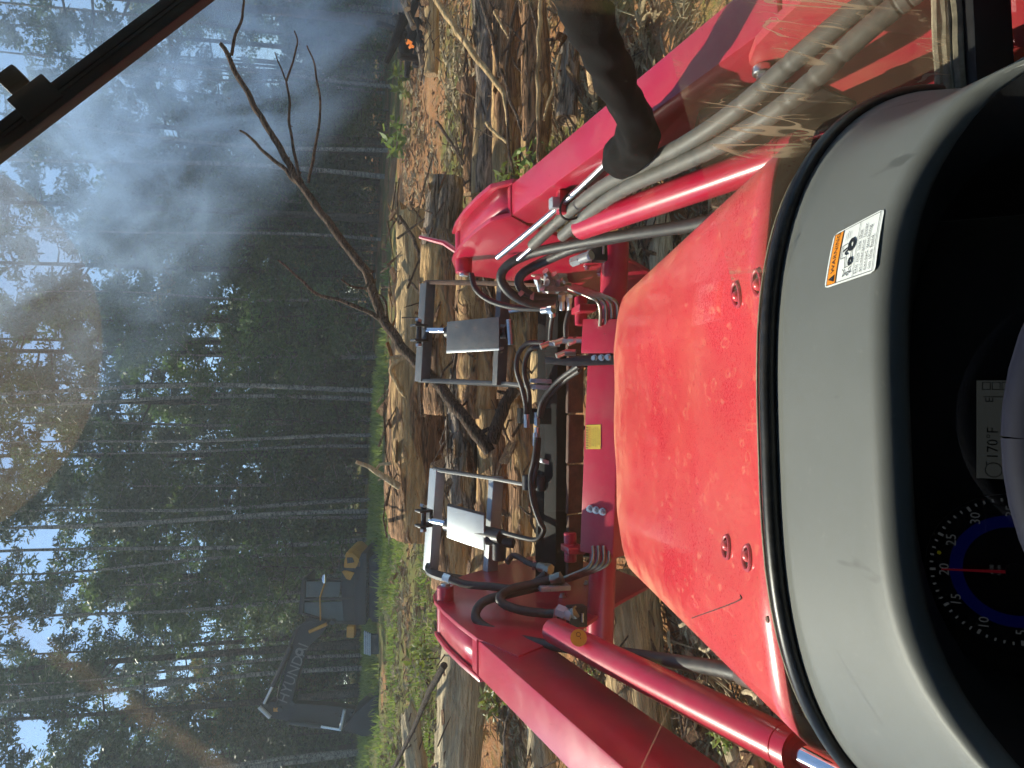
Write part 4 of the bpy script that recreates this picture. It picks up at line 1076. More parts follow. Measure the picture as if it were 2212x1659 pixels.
mb = MB(); e_ = c_ + (c_ - a_).normalized() * .03; mb.tube([c_, e_], .015, 6); P('hose_fitting', 'steel', mb)
hose(H, 'rubber', [(972, 1250, 2.5), (1005, 1262, 2.48), (1060, 1267, 2.44), (1115, 1272, 2.4), (1150, 1262, 2.38), (1180, 1240, 2.37)], .0135)
mb = MB(); mb.tube(pathd([(958, 1246, 2.52), (985, 1256, 2.5)]), .015, 6); mb.tube(pathd([(985, 1256, 2.5), (1000, 1260, 2.49)]), .012, 14); P('hose_fitting', 'steel', mb)
hose(H, 'rubber', [(1215, 1326, 2.15), (1180, 1325, 2.18), (1130, 1319, 2.2), (1090, 1306, 2.22), (1080, 1290, 2.24), (1105, 1272, 2.28), (1150, 1262, 2.3), (1190, 1252, 2.3)], .0140)
hose(H, 'rubber', [(1095, 1215, 2.6), (1110, 1200, 2.62), (1140, 1215, 2.55), (1160, 1222, 2.5), (1185, 1225, 2.45)], .011)
for pts in ([(1218, 1328, 2.15), (1245, 1322, 2.12)], [(1195, 1258, 2.31), (1215, 1250, 2.3)], [(1190, 1252, 2.29), (1212, 1246, 2.28)], [(1165, 1224, 2.48), (1190, 1230, 2.44)]):
    a_, c_ = pathd(pts); mb = MB(); mb.tube([a_, lerp(a_, c_, .6)], .0165, 16); mb.tube([lerp(a_, c_, .6), c_], .019, 6); P('hose_fitting', 'tubes', mb)
for pts in ([(1195, 1326, 2.16), (1203, 1327, 2.16)], [(1110, 1271, 2.4), (1118, 1272, 2.4)], [(1150, 1221, 2.52), (1157, 1222, 2.52)], [(1145, 641, 2.2), (1153, 642, 2.2)], [(1120, 634, 2.19), (1127, 640, 2.19)]):
    mb = MB(); mb.tube(pathd(pts), .0165, 16); P('hose_band', 'pink', mb)
for k in range(4):
    hose('steel_tube', 'tubes', [(1296 + 12.5 * k, 704, 2.30), (1297 + 12.5 * k, 672, 2.28), (1291 + 13 * k, 652, 2.27), (1270 + 12 * k, 640, 2.28), (1200 + 9 * k, 612, 2.4), (1150 + 7 * k, 594, 2.5)], .0058, seg=10)
    hose('steel_tube', 'tubes', [(1281 + 11.5 * k, 1180, 2.3), (1282 + 11.5 * k, 1200, 2.28), (1278 + 12 * k, 1216, 2.27), (1262 + 10 * k, 1230, 2.28), (1210 + 8 * k, 1252, 2.35), (1172 + 7 * k, 1266, 2.42)], .0058, seg=10)
mb = MB(); mb.box(U(1196, 1268, 2.30), TX * .008, TY * .03, TZ * .05, .003); P('tube_clamp', 'silver_plate', mb)
# coupler block on the right: silver adapters
rs = random.Random(4)
for x, y_, dx, dy, L, r_ in ((1178, 585, 10, 14, .06, .012), (1196, 592, 10, 14, .06, .012), (1160, 600, 4, 16, .05, .012), (1182, 610, 16, 4, .05, .013), (1205, 612, 16, 2, .05, .013), (1222, 604, -12, 10, .05, .012), (1192, 632, 0, 18, .06, .013), (1214, 634, 0, 18, .06, .013), (1190, 655, 2, 16, .05, .015), (1196, 668, -14, 2, .05, .015), (1230, 640, 0, 16, .05, .011), (1172, 622, 10, 10, .04, .011)):
    p0 = U(x, y_, 2.24); dv = (U(x + dx, y_ + dy, 2.26) - p0).normalized(); mb = MB(); mb.tube([p0, p0 + dv * L * .4], r_, 6); mb.tube([p0 + dv * L * .4, p0 + dv * L], r_ * .72, 14); P('coupler', 'steel', mb)
mb = MB(); mb.box(U(1200, 612, 2.27), TX * .03, TY * .02, TZ * .035, .004); P('coupler_block', 'silver_plate', mb)
for x, y_, d_ in ((1252, 560, 2.2), (1215, 735, 2.42), (1245, 735, 2.42), (1220, 762, 2.44), (1186, 742, 2.44)):
    p0 = U(x, y_, d_); mb = MB(); mb.tube([p0, p0 + Vector((.0, -.012, -.035))], .012, 6); mb.tube([p0, p0 + Vector((-.012, 0, .03))], .010, 12); P('hose_fitting', 'steel', mb)
mb = MB(); p0 = U(1253, 560, 2.18); dv = (U(1285, 548, 2.14) - p0).normalized(); mb.tube([p0 - dv * .03, p0], .017, 6); mb.tube([p0, p0 + dv * .045], .015, 16); P('hose_fitting', 'silver_plate', mb)
mb = MB(); p0 = U(1205, 1318, 2.15); dv = (U(1240, 1332, 2.12) - p0).normalized(); mb.tube([p0, p0 + dv * .03], .020, 6); mb.tube([p0 + dv * .03, p0 + dv * .05], .017, 16); P('hose_fitting', 'silver_plate', mb)
for side, xl, pts in ((1, .604, ((1296, 590), (1318, 602), (1268, 575))), (-1, -.604, ((1268, 1262), (1285, 1250), (1215, 1290)))):
    for x, y_ in pts:
        c = ray_x(x, y_, xl); mb = MB(); mb.tube([c, c - TX * side * .004], .013, 16); mb.hexnut(c - TX * side * .004, -TX * side, .010, .010); P('bolt', 'steel', mb)
for px, py in ((1255, 672), (1232, 1182)):      # red hooks beside the crossbeam
    c = U(px, py, 2.45); mb = MB(); mb.cyl(c - TX * .05, c + TX * .05, .022, 18, .003); mb.box(c - TY * .03, TX * .012, TY * .05, TZ * .03, .005); P('lock_pin', 'red', mb)

# ================================================================== grapple on the loader
grapple = thing('grapple', TF(0, 3.1, 0), 'dark grey log grapple with two upper jaws on the loader', 'grapple')
def G(name, mt, mb, parent=None, **k): return mb.build(name, mt, parent or grapple, **k)
def quadplate(name, mt, pts, th, par=None, bev=.002):
    pp = pathd(pts); nn = (pp[1] - pp[0]).cross(pp[2] - pp[0]).normalized()
    if nn.dot(CAM - pp[0]) < 0: nn = -nn
    mb = MB(); mb.prism(pp, -nn * th, bev); return G(name, mt, mb, par)
def strip(name, mt, p0, p1, wv, dv, par=None, bev=.003):
    """bar from p0 to p1 with half-width vector wv and half-depth vector dv"""
    mb = MB(); mb.box((p0 + p1) / 2, (p1 - p0) / 2, wv, dv, bev); return G(name, mt, mb, par)
BV = Vector((0, .35, -.94)).normalized(); BD = Vector((0, .94, .35)).normalized()
# right jaw
jR = strip('jaw_top_bar', 'grapple', U(924, 612, 3.32), U(912, 824, 3.32), BV * .024, BD * .035)
jR['label'] = 'top bar of the right jaw'
def side_plate(px, pts, lat, par, mt='grapple'):
    pp = pathd(pts); mb = MB(); mb.prism(pp, RT * lat, .003); return G('jaw_side_plate', mt, mb, par)
side_plate(0, [(914, 614, 3.30), (935, 614, 3.26), (1080, 616, 3.02), (1180, 622, 2.80), (1196, 622, 2.95), (1120, 618, 3.2), (1000, 612, 3.45), (920, 612, 3.42)], .016, jR, 'rusty')
side_plate(0, [(903, 826, 3.30), (922, 826, 3.26), (1090, 832, 3.02), (1185, 842, 2.80), (1200, 842, 2.95), (1120, 834, 3.2), (1000, 826, 3.45), (906, 824, 3.42)], .016, jR)
strip('jaw_cross_bar', 'grapple', U(1088, 612, 3.05), U(1078, 832, 3.05), BV * .024, BD * .02, jR)
gR = quadplate('cylinder_guard', 'grapple', [(965, 695, 3.08), (1078, 684, 2.86), (1078, 754, 2.86), (964, 759, 3.08)], .006, jR)
quadplate('guard_flange', 'silver_plate', [(964, 757, 3.079), (1078, 752, 2.859), (1078, 757, 2.862), (964, 763, 3.082)], .03, jR)
mb = MB(); mb.cyl(U(962, 714, 3.11), U(925, 714, 3.2), .0135, 20); mb.build('cylinder_rod', 'chrome', jR)
mb = MB(); mb.cyl(U(1100, 716, 2.88), U(968, 718, 3.13), .030, 24, .003); mb.build('jaw_cylinder', 'black_metal', jR)
def clevis(x, y_, d_, par):
    c = U(x, y_, d_); mb = MB()
    for s_ in (-1, 1): mb.box(c + RT * .034 * s_, RT * .006, BD * .03, BV * .032, .004)
    mb.box(c + BV * .03, RT * .038, BD * .025, BV * .006, .002); mb.cyl(c - RT * .05, c + RT * .05, .012, 16); o = G('clevis', 'black_metal', mb, par)
    mb = MB(); mb.tube([c + RT * .05 - BV * .005, c + RT * .062], .016, 6); mb.tube([c - RT * .05, c - RT * .062], .016, 6); G('clevis_nut', 'steel', mb, par)
clevis(905, 719, 3.24, jR)
# left jaw
jL = strip('jaw_top_bar', 'silver_plate', U(945, 1012, 3.32), U(930, 1232, 3.32), BV * .024, BD * .035)
jL['label'] = 'top bar of the left jaw'
side_plate(0, [(936, 1010, 3.30), (950, 1014, 3.26), (1060, 1030, 3.02), (1150, 1046, 2.80), (1170, 1048, 2.95), (1090, 1034, 3.2), (1000, 1018, 3.45), (938, 1008, 3.42)], -.014, jL)
pl = smoothpath(pathd([(921, 1216, 3.3), (918, 1228, 3.25), (928, 1240, 3.18), (965, 1252, 3.08), (1040, 1262, 2.95), (1150, 1266, 2.8)]), 4)
pb = smoothpath(pathd([(1160, 1262, 2.95), (1060, 1258, 3.2), (980, 1246, 3.35), (935, 1230, 3.42), (921, 1216, 3.42)]), 4)
mb = MB(); mb.prism(pl + pb, RT * -.012, 0); G('jaw_side_plate', 'grapple', mb, jL)
strip('jaw_cross_bar', 'silver_plate', U(1072, 1030, 3.05), U(1058, 1250, 3.05), BV * .026, BD * .02, jL)
quadplate('cylinder_guard', 'silver_plate', [(966, 1093, 3.08), (1045, 1114, 2.90), (1045, 1189, 2.90), (965, 1161, 3.08)], .006, jL)
quadplate('guard_flange', 'grapple', [(966, 1092, 3.085), (1045, 1113, 2.905), (1048, 1108, 2.94), (968, 1087, 3.12)], .004, jL)
mb = MB(); mb.cyl(U(964, 1131, 3.11), U(930, 1124, 3.2), .0135, 20); mb.build('cylinder_rod', 'chrome', jL)
mb = MB(); mb.cyl(U(1085, 1160, 2.86), U(966, 1133, 3.13), .030, 24, .003); mb.build('jaw_cylinder', 'black_metal', jL)
clevis(915, 1119, 3.24, jL)
mb = MB(); mb.cyl(U(1078, 1172, 2.88), U(1078, 1210, 2.88), .028, 20, .004); mb.cyl(U(1110, 1174, 2.86), U(1050, 1166, 2.9), .02, 16, .003); G('cylinder_port', 'black_metal', mb, jL)
mb = MB(); mb.cyl(U(1100, 690, 2.86), U(1104, 745, 2.86), .014, 16, .002); mb.tube([U(1100, 672, 2.88), U(1130, 668, 2.86)], .010, 8); G('cylinder_port', 'steel', mb, jR)
# main frame
fb = strip('frame_beam', 'grapple_dark', U(1204, 640, 2.75), U(1198, 1262, 2.75), BV * .026, BD * .04)
strip('frame_beam', 'grapple_dark', U(1178, 640, 2.85), U(1172, 1250, 2.85), BV * .016, BD * .03)
for y0, y1 in ((640, 765), (768, 892), (896, 1000), (1004, 1108), (1112, 1250)):
    strip('wear_plate', 'rusty', U(1243, y0, 2.66), U(1243 - (y1 - y0) * .02, y1, 2.66), BV * .036, BD * .008)
for yy in (660, 790, 925, 1065, 1200):
    pp = smoothpath(pathd([(1196, yy, 2.78), (1190, yy, 3.0), (1215, yy + 2, 3.3), (1260, yy + 4, 3.55), (1300, yy + 6, 3.6)]), 4)
    mb = MB(); mb.prism(pp + [p - TZ * .07 for p in pp[::-1]], RT * .016, 0); G('lower_tine', 'grapple_dark', mb)
for x0, y0, x1, y1, d_ in ((1150, 822, 1186, 824, 2.74), (1150, 836, 1190, 838, 2.74), (1186, 1010, 1195, 1012, 2.76), (1165, 994, 1184, 1000, 2.76)):
    strip('frame_lug', 'silver_plate', U(x0, y0, d_), U(x1, y1, d_), RT * .008, BD * .02)
strip('frame_lug', 'grapple_dark', U(1120, 898, 2.8), U(1190, 900, 2.74), RT * .03, BD * .012)
for x, y_ in ((1140, 1042), (1168, 1044)):
    mb = MB(); mb.cyl(U(x, y_ - 16, 2.78), U(x, y_ + 16, 2.78), .022, 18, .003); G('pivot_pin', 'black_metal', mb)
GH = 'grapple_hose'
def ghose(pts, r, mt='rubber'):
    mb = MB(); mb.tube(smoothpath(pathd(pts), 7), r, 10); return G(GH, mt, mb, auto=180)
ghose([(1176, 740, 2.66), (1140, 742, 2.7), (1120, 765, 2.72), (1116, 800, 2.72), (1128, 840, 2.74), (1136, 880, 2.75), (1134, 905, 2.75)], .0095)
ghose([(1178, 748, 2.68), (1150, 752, 2.72), (1136, 775, 2.74), (1133, 810, 2.74), (1143, 850, 2.76), (1144, 895, 2.76)], .0095)
ghose([(1250, 790, 2.5), (1215, 815, 2.6), (1190, 840, 2.65), (1170, 870, 2.68), (1164, 900, 2.7)], .010); ghose([(1252, 800, 2.52), (1220, 822, 2.62), (1196, 845, 2.66), (1176, 872, 2.69), (1168, 902, 2.71)], .010)
ghose([(1160, 945, 2.7), (1154, 990, 2.7), (1146, 1030, 2.72), (1150, 1080, 2.7), (1165, 1125, 2.68), (1175, 1145, 2.68), (1160, 1165, 2.7), (1130, 1162, 2.75), (1085, 1150, 2.85)], .0095)
ghose([(1164, 945, 2.71), (1160, 1000, 2.71), (1152, 1050, 2.72), (1158, 1100, 2.71), (1168, 1135, 2.7)], .0095)
for x, y_ in ((1138, 912), (1160, 908), (1160, 940), (1157, 952)):
    p0 = U(x, y_, 2.72); mb = MB(); mb.tube([p0 - RT * .02, p0 + RT * .01], .013, 6); mb.tube([p0 + RT * .01, p0 + RT * .03], .011, 14); G('hose_fitting', 'steel', mb)

# ================================================================== logs
def log(name, p0, p1, r0, r1, mt, label, cat='log', group=None, seed=0, seg=34, bend=.02, rag=0.0, knots=0):
    """a felled stem: local X runs along it, base of the thing at its first end"""
    L = (p1 - p0).length; nx = max(10, int(L / .035)); v = []; f = []; fm = []; rs = random.Random(seed)
    off = rs.uniform(0, 50); kn = [(rs.uniform(.1, .9) * L, rs.uniform(0, 6.28), rs.uniform(.02, .05)) for _ in range(knots)]
    for i in range(nx + 1):
        t = i / nx; x = L * t; r = r0 + (r1 - r0) * t
        cyy = bend * L * math.sin(math.pi * t) * math.sin(off); czz = bend * L * math.sin(math.pi * t) * math.cos(off)
        for k in range(seg):
            a = 2 * math.pi * k / seg
            q = Vector((x * 2.2, math.cos(a) * 1.6 + off, math.sin(a) * 1.6))
            fine = Vector((x * 5, math.cos(a) * 5 + off, math.sin(a) * 5))
            rdg = abs(mnoise.noise(Vector((x * 4 + 3, math.cos(a) * r * 45 + off, math.sin(a) * r * 45)))); patch = sstep(mnoise.noise(Vector((x * 1.6 + off, math.cos(a) * 1.3, math.sin(a) * 1.3 + off))), -.15, .05)
            rr = r * (1 + .12 * mnoise.noise(q) + .06 * mnoise.noise(fine)) + (.012 + .02 * rdg) * min(1, r / .1) * patch
            for kx, ka, kr in kn:
                dd = ((x - kx) / .06) ** 2 + ((math.atan2(math.sin(a - ka), math.cos(a - ka))) * r / .06) ** 2; rr += kr * math.exp(-dd)
            xx = x
            if i in (0, nx) and rag: xx += (1 if i else -1) * rag * mnoise.noise(Vector((math.cos(a) * 2 + off, math.sin(a) * 2, i)))
            v.append((xx, cyy + math.cos(a) * rr, czz + math.sin(a) * rr))
    for i in range(nx):
        for k in range(seg):
            f.append((i * seg + k, i * seg + (k + 1) % seg, (i + 1) * seg + (k + 1) % seg, (i + 1) * seg + k)); fm.append(0)
    for i in (0, nx):
        c = len(v); v.append((L if i else 0, 0, 0))
        for k in range(seg):
            a, b_ = i * seg + k, i * seg + (k + 1) % seg; f.append((c, a, b_) if i else (c, b_, a)); fm.append(1)
    me = bpy.data.meshes.new(name); me.from_pydata(v, [], f); me.materials.append(M[mt]); me.materials.append(M['char' if mt == 'char' else 'log_end']); me.polygons.foreach_set('material_index', fm)
    me.polygons.foreach_set('use_smooth', [x == 0 for x in fm]); me.update()
    o = bpy.data.objects.new(name, me); C.objects.link(o); o.location = p0
    ax = (p1 - p0).normalized(); o.rotation_euler = ax.to_track_quat('X', 'Z').to_euler()
    return tag(o, label, cat, group)
def plog(a, b_, r, mt, label, r1=None, **k): return log('log', U(*a), U(*b_), r, r1 or r * .92, mt, label, **k)
LG = 'felled logs heaped in front of the grapple'
plog((905, 1152, 5.3), (905, 770, 5.15), .215, 'bark_brown', 'thickest brown log with a dark sawn end, behind the left grapple jaw', .20, group=LG, seed=1, seg=44, knots=3)
plog((882, 860, 5.7), (888, 455, 5.7), .135, 'bark_peeled', 'yellow peeled log topping the heap behind the right grapple jaw', .11, group=LG, seed=2, rag=.15, knots=4, bend=.035)
plog((945, 690, 5.15), (965, 385, 5.1), .125, 'bark_grey', 'grey barked log just right of the right grapple jaw', .11, group=LG, seed=3, knots=2)
plog((1000, 1085, 4.5), (1008, 800, 4.4), .10, 'bark_grey', 'grey weathered log between the two grapple jaws', .09, group=LG, seed=4, rag=.1)
plog((975, 890, 4.8), (965, 530, 4.7), .17, 'bark_brown', 'dark brown log seen through the right grapple jaw', group=LG, seed=5)
plog((1040, 900, 4.35), (1035, 540, 4.3), .14, 'bark_brown', 'brown log low inside the right grapple jaw', group=LG, seed=6, knots=3)
plog((1060, 1290, 4.4), (1070, 880, 4.3), .13, 'bark_brown', 'brown log lying below the left grapple jaw', group=LG, seed=7)
plog((990, 1260, 4.9), (985, 1000, 4.8), .17, 'bark_brown', 'dark log seen through the left grapple jaw', group=LG, seed=8)
plog((1120, 860, 4.0), (1110, 520, 4.0), .12, 'bark_brown', 'brown log low behind the hoses of the right loader arm', group=LG, seed=9)
plog((1140, 1240, 4.0), (1135, 860, 4.0), .12, 'bark_brown', 'brown log low behind the grapple hoses', group=LG, seed=10)
plog((1190, 1270, 3.8), (1190, 760, 3.8), .11, 'bark_peeled', 'peeled log low under the grapple frame', group=LG, seed=11)
plog((1003, 1395, 6.7), (982, 1830, 6.3), .205, 'bark_pale', 'thick pale debarked log left of the left loader arm', .19, group=LG, seed=12, seg=40)
plog((1360, 1230, 4.25), (1405, 1720, 3.9), .155, 'bark_peeled', 'peeled log under the left lift cylinder', .15, group=LG, seed=13, seg=38, knots=2)
plog((1163, 1555, 5.1), (1195, 1790, 4.7), .095, 'bark_pale', 'pale log on red clay under the left loader arm', group=LG, seed=14)
plog((884, 1546, 9.0), (905, 1700, 8.3), .12, 'bark_pale', 'small tan log in the grass at the far left', group=LG, seed=15, rag=.2)
plog((1572, 1560, 3.35), (1600, 1650, 3.2), .052, 'bark_pale', 'short pale offcut on the litter left of the hood', group=LG, seed=16)
plog((1625, 1615, 3.1), (1650, 1720, 3.0), .05, 'bark_peeled', 'broken wood piece at the lower left beside the lift cylinder', group=LG, seed=17, rag=.1)
plog((1512, 1500, 3.55), (1500, 1560, 3.5), .04, 'bark_peeled', 'small split chunk under the left lift cylinder', group=LG, seed=27, rag=.1)
plog((1418, 440, 4.0), (1425, 590, 4.0), .062, 'bark_pale', 'pale log lit by the sun between hood and right lift cylinder', group=LG, seed=18)
plog((1378, 360, 4.1), (1385, 450, 4.1), .06, 'bark_peeled', 'orange peeled log behind the wrapped hoses', group=LG, seed=28)
plog((1048, -60, 5.9), (1053, 430, 5.5), .105, 'bark_grey', 'long grey log with a yellow peeled patch right of the right loader arm', .12, group=LG, seed=19, knots=2)
plog((1095, -60, 5.3), (1097, 430, 5.1), .10, 'bark_brown', 'brown log lying next to the long grey log', group=LG, seed=20)
plog((1150, -50, 4.7), (1155, 390, 4.5), .085, 'bark_brown', 'dark brown log nearest to the right loader arm', group=LG, seed=21)
plog((930, -80, 8.3), (931, 162, 8.3), .075, 'bark_peeled', 'thin tan log below the fire', group=LG, seed=22)
plog((1010, 175, 6.6), (1018, 420, 6.5), .07, 'bark_brown', 'thin brown log half sunk in the litter, right of the right knee', group=LG, seed=23)
plog((1235, 80, 4.0), (1225, 260, 3.9), .06, 'bark_grey', 'grey log end beside the black hose sleeve', group=LG, seed=24)
plog((905, 480, 7.0), (950, 545, 6.4), .07, 'bark_grey', 'broken grey stub leaning on the heap by the right knee', .05, group=LG, seed=25, rag=.1)
plog((1280, 20, 3.7), (1290, 190, 3.6), .05, 'bark_peeled', 'peeled stick of wood under the black hose sleeve', group=LG, seed=26)

# bark slabs and splinters lying on the heap
sc = MB(); rs = random.Random(8)
for o in [q for q in C.objects if q.get('group') == LG]:
    mw = Matrix.Translation(o.location) @ o.rotation_euler.to_matrix().to_4x4(); L = max(v.co.x for v in o.data.vertices); rr = max(v.co.z for v in o.data.vertices)
    for k in range(int(10 + L * 14)):
        c = mw @ Vector((rs.uniform(0, L), 0, 0)); c += Vector((rs.gauss(0, .03), rs.uniform(-.9, .7) * rr, 0)); c.z += math.sqrt(max(.0, 1 - ((c.y - (mw @ Vector((L / 2, 0, 0))).y) / rr) ** 2)) * rr * .97 if rs.random() < .6 else -rr * .2
        a = rs.uniform(0, 6.28); ax = Vector((math.cos(a), math.sin(a) * .6, rs.gauss(0, .35))).normalized()
        if rs.random() < .5:
            ay = ax.cross(Vector((rs.gauss(0, .4), rs.gauss(0, .4), 1))).normalized(); nn = ax.cross(ay) * .008; l_, w_ = rs.uniform(.03, .11), rs.uniform(.012, .04)
            v = [c - ax * l_ - ay * w_ * .5, c + ax * l_ * .8 - ay * w_, c + ax * l_ + ay * w_ * .6, c - ax * l_ * .7 + ay * w_]
            sc.add(v + [q + nn for q in v], [(4, 5, 6, 7), (3, 2, 1, 0), (0, 1, 5, 4), (1, 2, 6, 5), (2, 3, 7, 6), (3, 0, 4, 7)], 0)
        else:
            l_ = rs.uniform(.12, .5); sc.tube([c - ax * l_ * .5, c + Vector((rs.gauss(0, .02), 0, rs.uniform(0, .03))), c + ax * l_ * .5], [rs.uniform(.004, .011), .007, .003], 5, 1, cap=False)
tag(sc.build('bark_scraps', ['chip', 'twig'], None, smooth=False), 'bark slabs, splinters and thin sticks strewn over the log heap', 'bark', None, 'stuff')

# ================================================================== branches and sticks
def stick(pts, r, label, mt='twig', twigs=(), seed=0, name='branch', group=None):
    rs = random.Random(seed); base = U(*pts[0]); t = thing(name, base, label, 'branch', group)
    def lim(pp, ra, nm):
        q = smoothpath(pathd(pp), 8); n_ = len(q); q = [p + Vector((mnoise.noise(p * 9), mnoise.noise(p * 9 + Vector((3, 1, 7))), mnoise.noise(p * 9 + Vector((8, 2, 1))))) * .012 for p in q]
        mb = MB(); mb.tube(q, [lerp(ra[0], ra[1], i / (n_ - 1)) * (1 + .10 * mnoise.noise(q[i] * 25)) for i in range(n_)], 9)
        for k in range(max(1, n_ // 9)):      # snapped twig stubs and knots
            i = rs.randrange(1, n_ - 1); p = q[i]; d_ = Vector((rs.gauss(0, 1), rs.gauss(0, 1), rs.gauss(0, 1))).normalized(); ra_ = lerp(ra[0], ra[1], i / (n_ - 1))
            mb.tube([p, p + d_ * ra_ * rs.uniform(1.3, 3)], [ra_ * .5, ra_ * .25], 6)
        mb.build(nm, mt, t, auto=60)
    lim(pts, r, 'stem')
    for pp, ra in twigs: lim(pp, ra, 'twig')
    return t
D = 3.75
stick([(1062, 975, 3.6), (1000, 900, 3.65), (940, 825, D), (885, 768, D), (832, 694, D + .1), (795, 600, D + .15), (742, 520, D + .2), (650, 400, D + .3), (600, 312, D + .35), (545, 222, D + .4), (500, 140, D + .45), (486, 106, D + .45)], (.034, .013), 'long forked bare branch rising out of the grapple',
      twigs=[([(650, 402, D + .3), (585, 340, D + .35), (540, 300, D + .4), (515, 283, D + .4)], (.013, .006)),
             ([(655, 398, D + .3), (632, 320, D + .3), (625, 240, D + .3), (620, 175, D + .3)], (.010, .006)), ([(620, 175, D + .3), (632, 130, D + .28), (641, 95, D + .26), (635, 66, D + .25)], (.006, .004)), ([(620, 175, D + .3), (606, 140, D + .32), (595, 110, D + .33)], (.005, .003)),
             ([(668, 395, D + .28), (684, 310, D + .2), (690, 240, D + .15), (682, 150, D + .1), (665, 101, D + .1)], (.009, .004)),
             ([(832, 694, D + .1), (760, 660, D + .1), (700, 640, D + .1), (650, 605, D + .1), (602, 563, D + .1)], (.013, .005)),
             ([(795, 625, D + .15), (765, 622, D + .12), (738, 602, D + .1)], (.009, .005)), ([(838, 690, D + .1), (830, 650, D), (815, 635, D)], (.009, .005)),
             ([(498, 120, D + .45), (515, 60, D + .45), (524, 30, D + .45), (527, -20, D + .45)], (.010, .006)), ([(486, 106, D + .45), (478, 95, D + .45)], (.013, .011))], seed=1)
stick([(1065, 955, 3.6), (1085, 890, 3.6), (1112, 840, 3.6)], (.034, .028), 'thick broken branch crossing the grapple mouth', seed=2)
stick([(862, 1050, 4.95), (830, 1030, 4.9), (800, 1013, 4.85), (768, 997, 4.8)], (.026, .012), 'short pale forked stick standing on the thickest log', 'bark_pale', [([(845, 1000, 4.9), (822, 1003, 4.9), (812, 1018, 4.88)], (.012, .009))], 3)
stick([(918, 770, 5.0), (880, 770, 5.0), (845, 800, 5.0), (870, 850, 5.0), (905, 880, 5.0)], (.02, .012), 'curved stick hanging over the log heap between the jaws', 'bark_peeled', (), 4)
SG = 'bare sticks lying over the logs at the right'
for i, (pts, r_, lab) in enumerate((
    ([(930, -20, 5.6), (1024, 120, 5.2), (1084, 195, 5.0), (1099, 275, 4.9), (1103, 375, 4.8)], (.026, .012), 'longest bare stick slanting across the logs at the right'),
    ([(1035, -20, 5.3), (1061, 67, 5.1), (1079, 165, 5.0)], (.022, .010), 'thick grey stick lying over the long grey log'),
    ([(1123, -20, 4.8), (1101, 75, 4.7), (1096, 180, 4.7), (1098, 300, 4.65), (1105, 370, 4.6)], (.013, .009), 'thin straight stick lying along the brown log'),
    ([(1169, -30, 4.3), (1164, 120, 4.2), (1163, 240, 4.15), (1164, 352, 4.1)], (.015, .011), 'long straight stick nearest to the right loader arm'),
    ([(1084, 150, 4.7), (1106, 225, 4.6), (1131, 295, 4.5), (1156, 362, 4.35)], (.012, .008), 'slanting twig ending at the right loader arm'),
    ([(1140, -20, 4.5), (1156, 50, 4.4), (1168, 95, 4.35)], (.012, .006), 'short twig beside the black sleeve'),
    ([(1068, 25, 5.0), (1085, 60, 4.9), (1099, 85, 4.8)], (.010, .006), 'short side twig over the brown log'),
    ([(944, 265, 7.0), (975, 310, 6.7), (1001, 352, 6.4)], (.018, .010), 'stick poking up from the clay, right of the knee'),
    ([(937, 380, 5.9), (953, 442, 5.6), (977, 527, 5.2)], (.022, .014), 'pale stick leaning on the heap beside the right knee'),
    ([(958, 385, 5.7), (972, 414, 5.5), (1002, 460, 5.2)], (.018, .012), 'forked pale stick just right of the right knee'),
    ([(864, 468, 5.4), (885, 500, 5.3), (902, 540, 5.2), (917, 610, 5.0)], (.017, .012), 'thin pale stick over the yellow peeled log'),
    ([(885, 605, 5.3), (900, 625, 5.1), (913, 645, 5.0)], (.012, .008), 'little twig above the right grapple jaw'),
    ([(1050, 265, 4.9), (1075, 290, 4.8), (1095, 310, 4.7)], (.013, .010), 'stub of twig between the long grey log and the brown log'),
    ([(1131, 300, 4.4), (1145, 280, 4.35), (1155, 255, 4.3)], (.011, .006), 'bent twig near the right loader arm'),
    ([(1000, 60, 6.4), (1010, 150, 6.2), (1005, 250, 6.1)], (.012, .008), 'twig on the clay above the long grey log'),
    ([(1210, 120, 3.95), (1190, 210, 3.9), (1175, 260, 3.9)], (.011, .007), 'twig in the straw beside the black sleeve'))):
    stick(pts, r_, lab, 'twig' if i % 3 else 'bark_peeled', (), 20 + i, group=SG)
stick([(960, 1438, 6.2), (925, 1500, 6.6), (890, 1580, 7.2), (835, 1690, 8.0)], (.032, .020), 'dark branch leaning on the thick pale log at the left', 'twig_dark', (), 40)
stick([(1102, 1520, 5.3), (1096, 1570, 5.2), (1090, 1600, 5.1), (1092, 1690, 5.0)], (.020, .016), 'grey branch on the clay between the left arm and the pale log', 'bark_grey', [([(1092, 1560, 5.2), (1070, 1545, 5.3), (1055, 1520, 5.4)], (.007, .004))], 41)
stick([(1470, 1352, 3.7), (1490, 1340, 3.6), (1515, 1320, 3.5)], (.010, .009), 'cut twig end beside the left edge of the hood', 'bark_pale', (), 42)
stick([(1608, 1590, 3.2), (1640, 1630, 3.1), (1665, 1680, 3.0)], (.008, .005), 'grey twig on the litter left of the hood', 'bark_grey', [([(1620, 1605, 3.15), (1618, 1640, 3.15), (1612, 1680, 3.1)], (.006, .004))], 43)
stick([(1510, 1400, 3.6), (1525, 1405, 3.5), (1540, 1398, 3.45), (1550, 1385, 3.4)], (.009, .006), 'curled pale root in the litter beside the hood', 'bark_pale', (), 44)
stick([(1640, 1510, 2.6), (1625, 1500, 2.7), (1605, 1497, 2.8)], (.016, .009), 'pale splinter of wood behind the left hose end', 'bark_pale', (), 45)

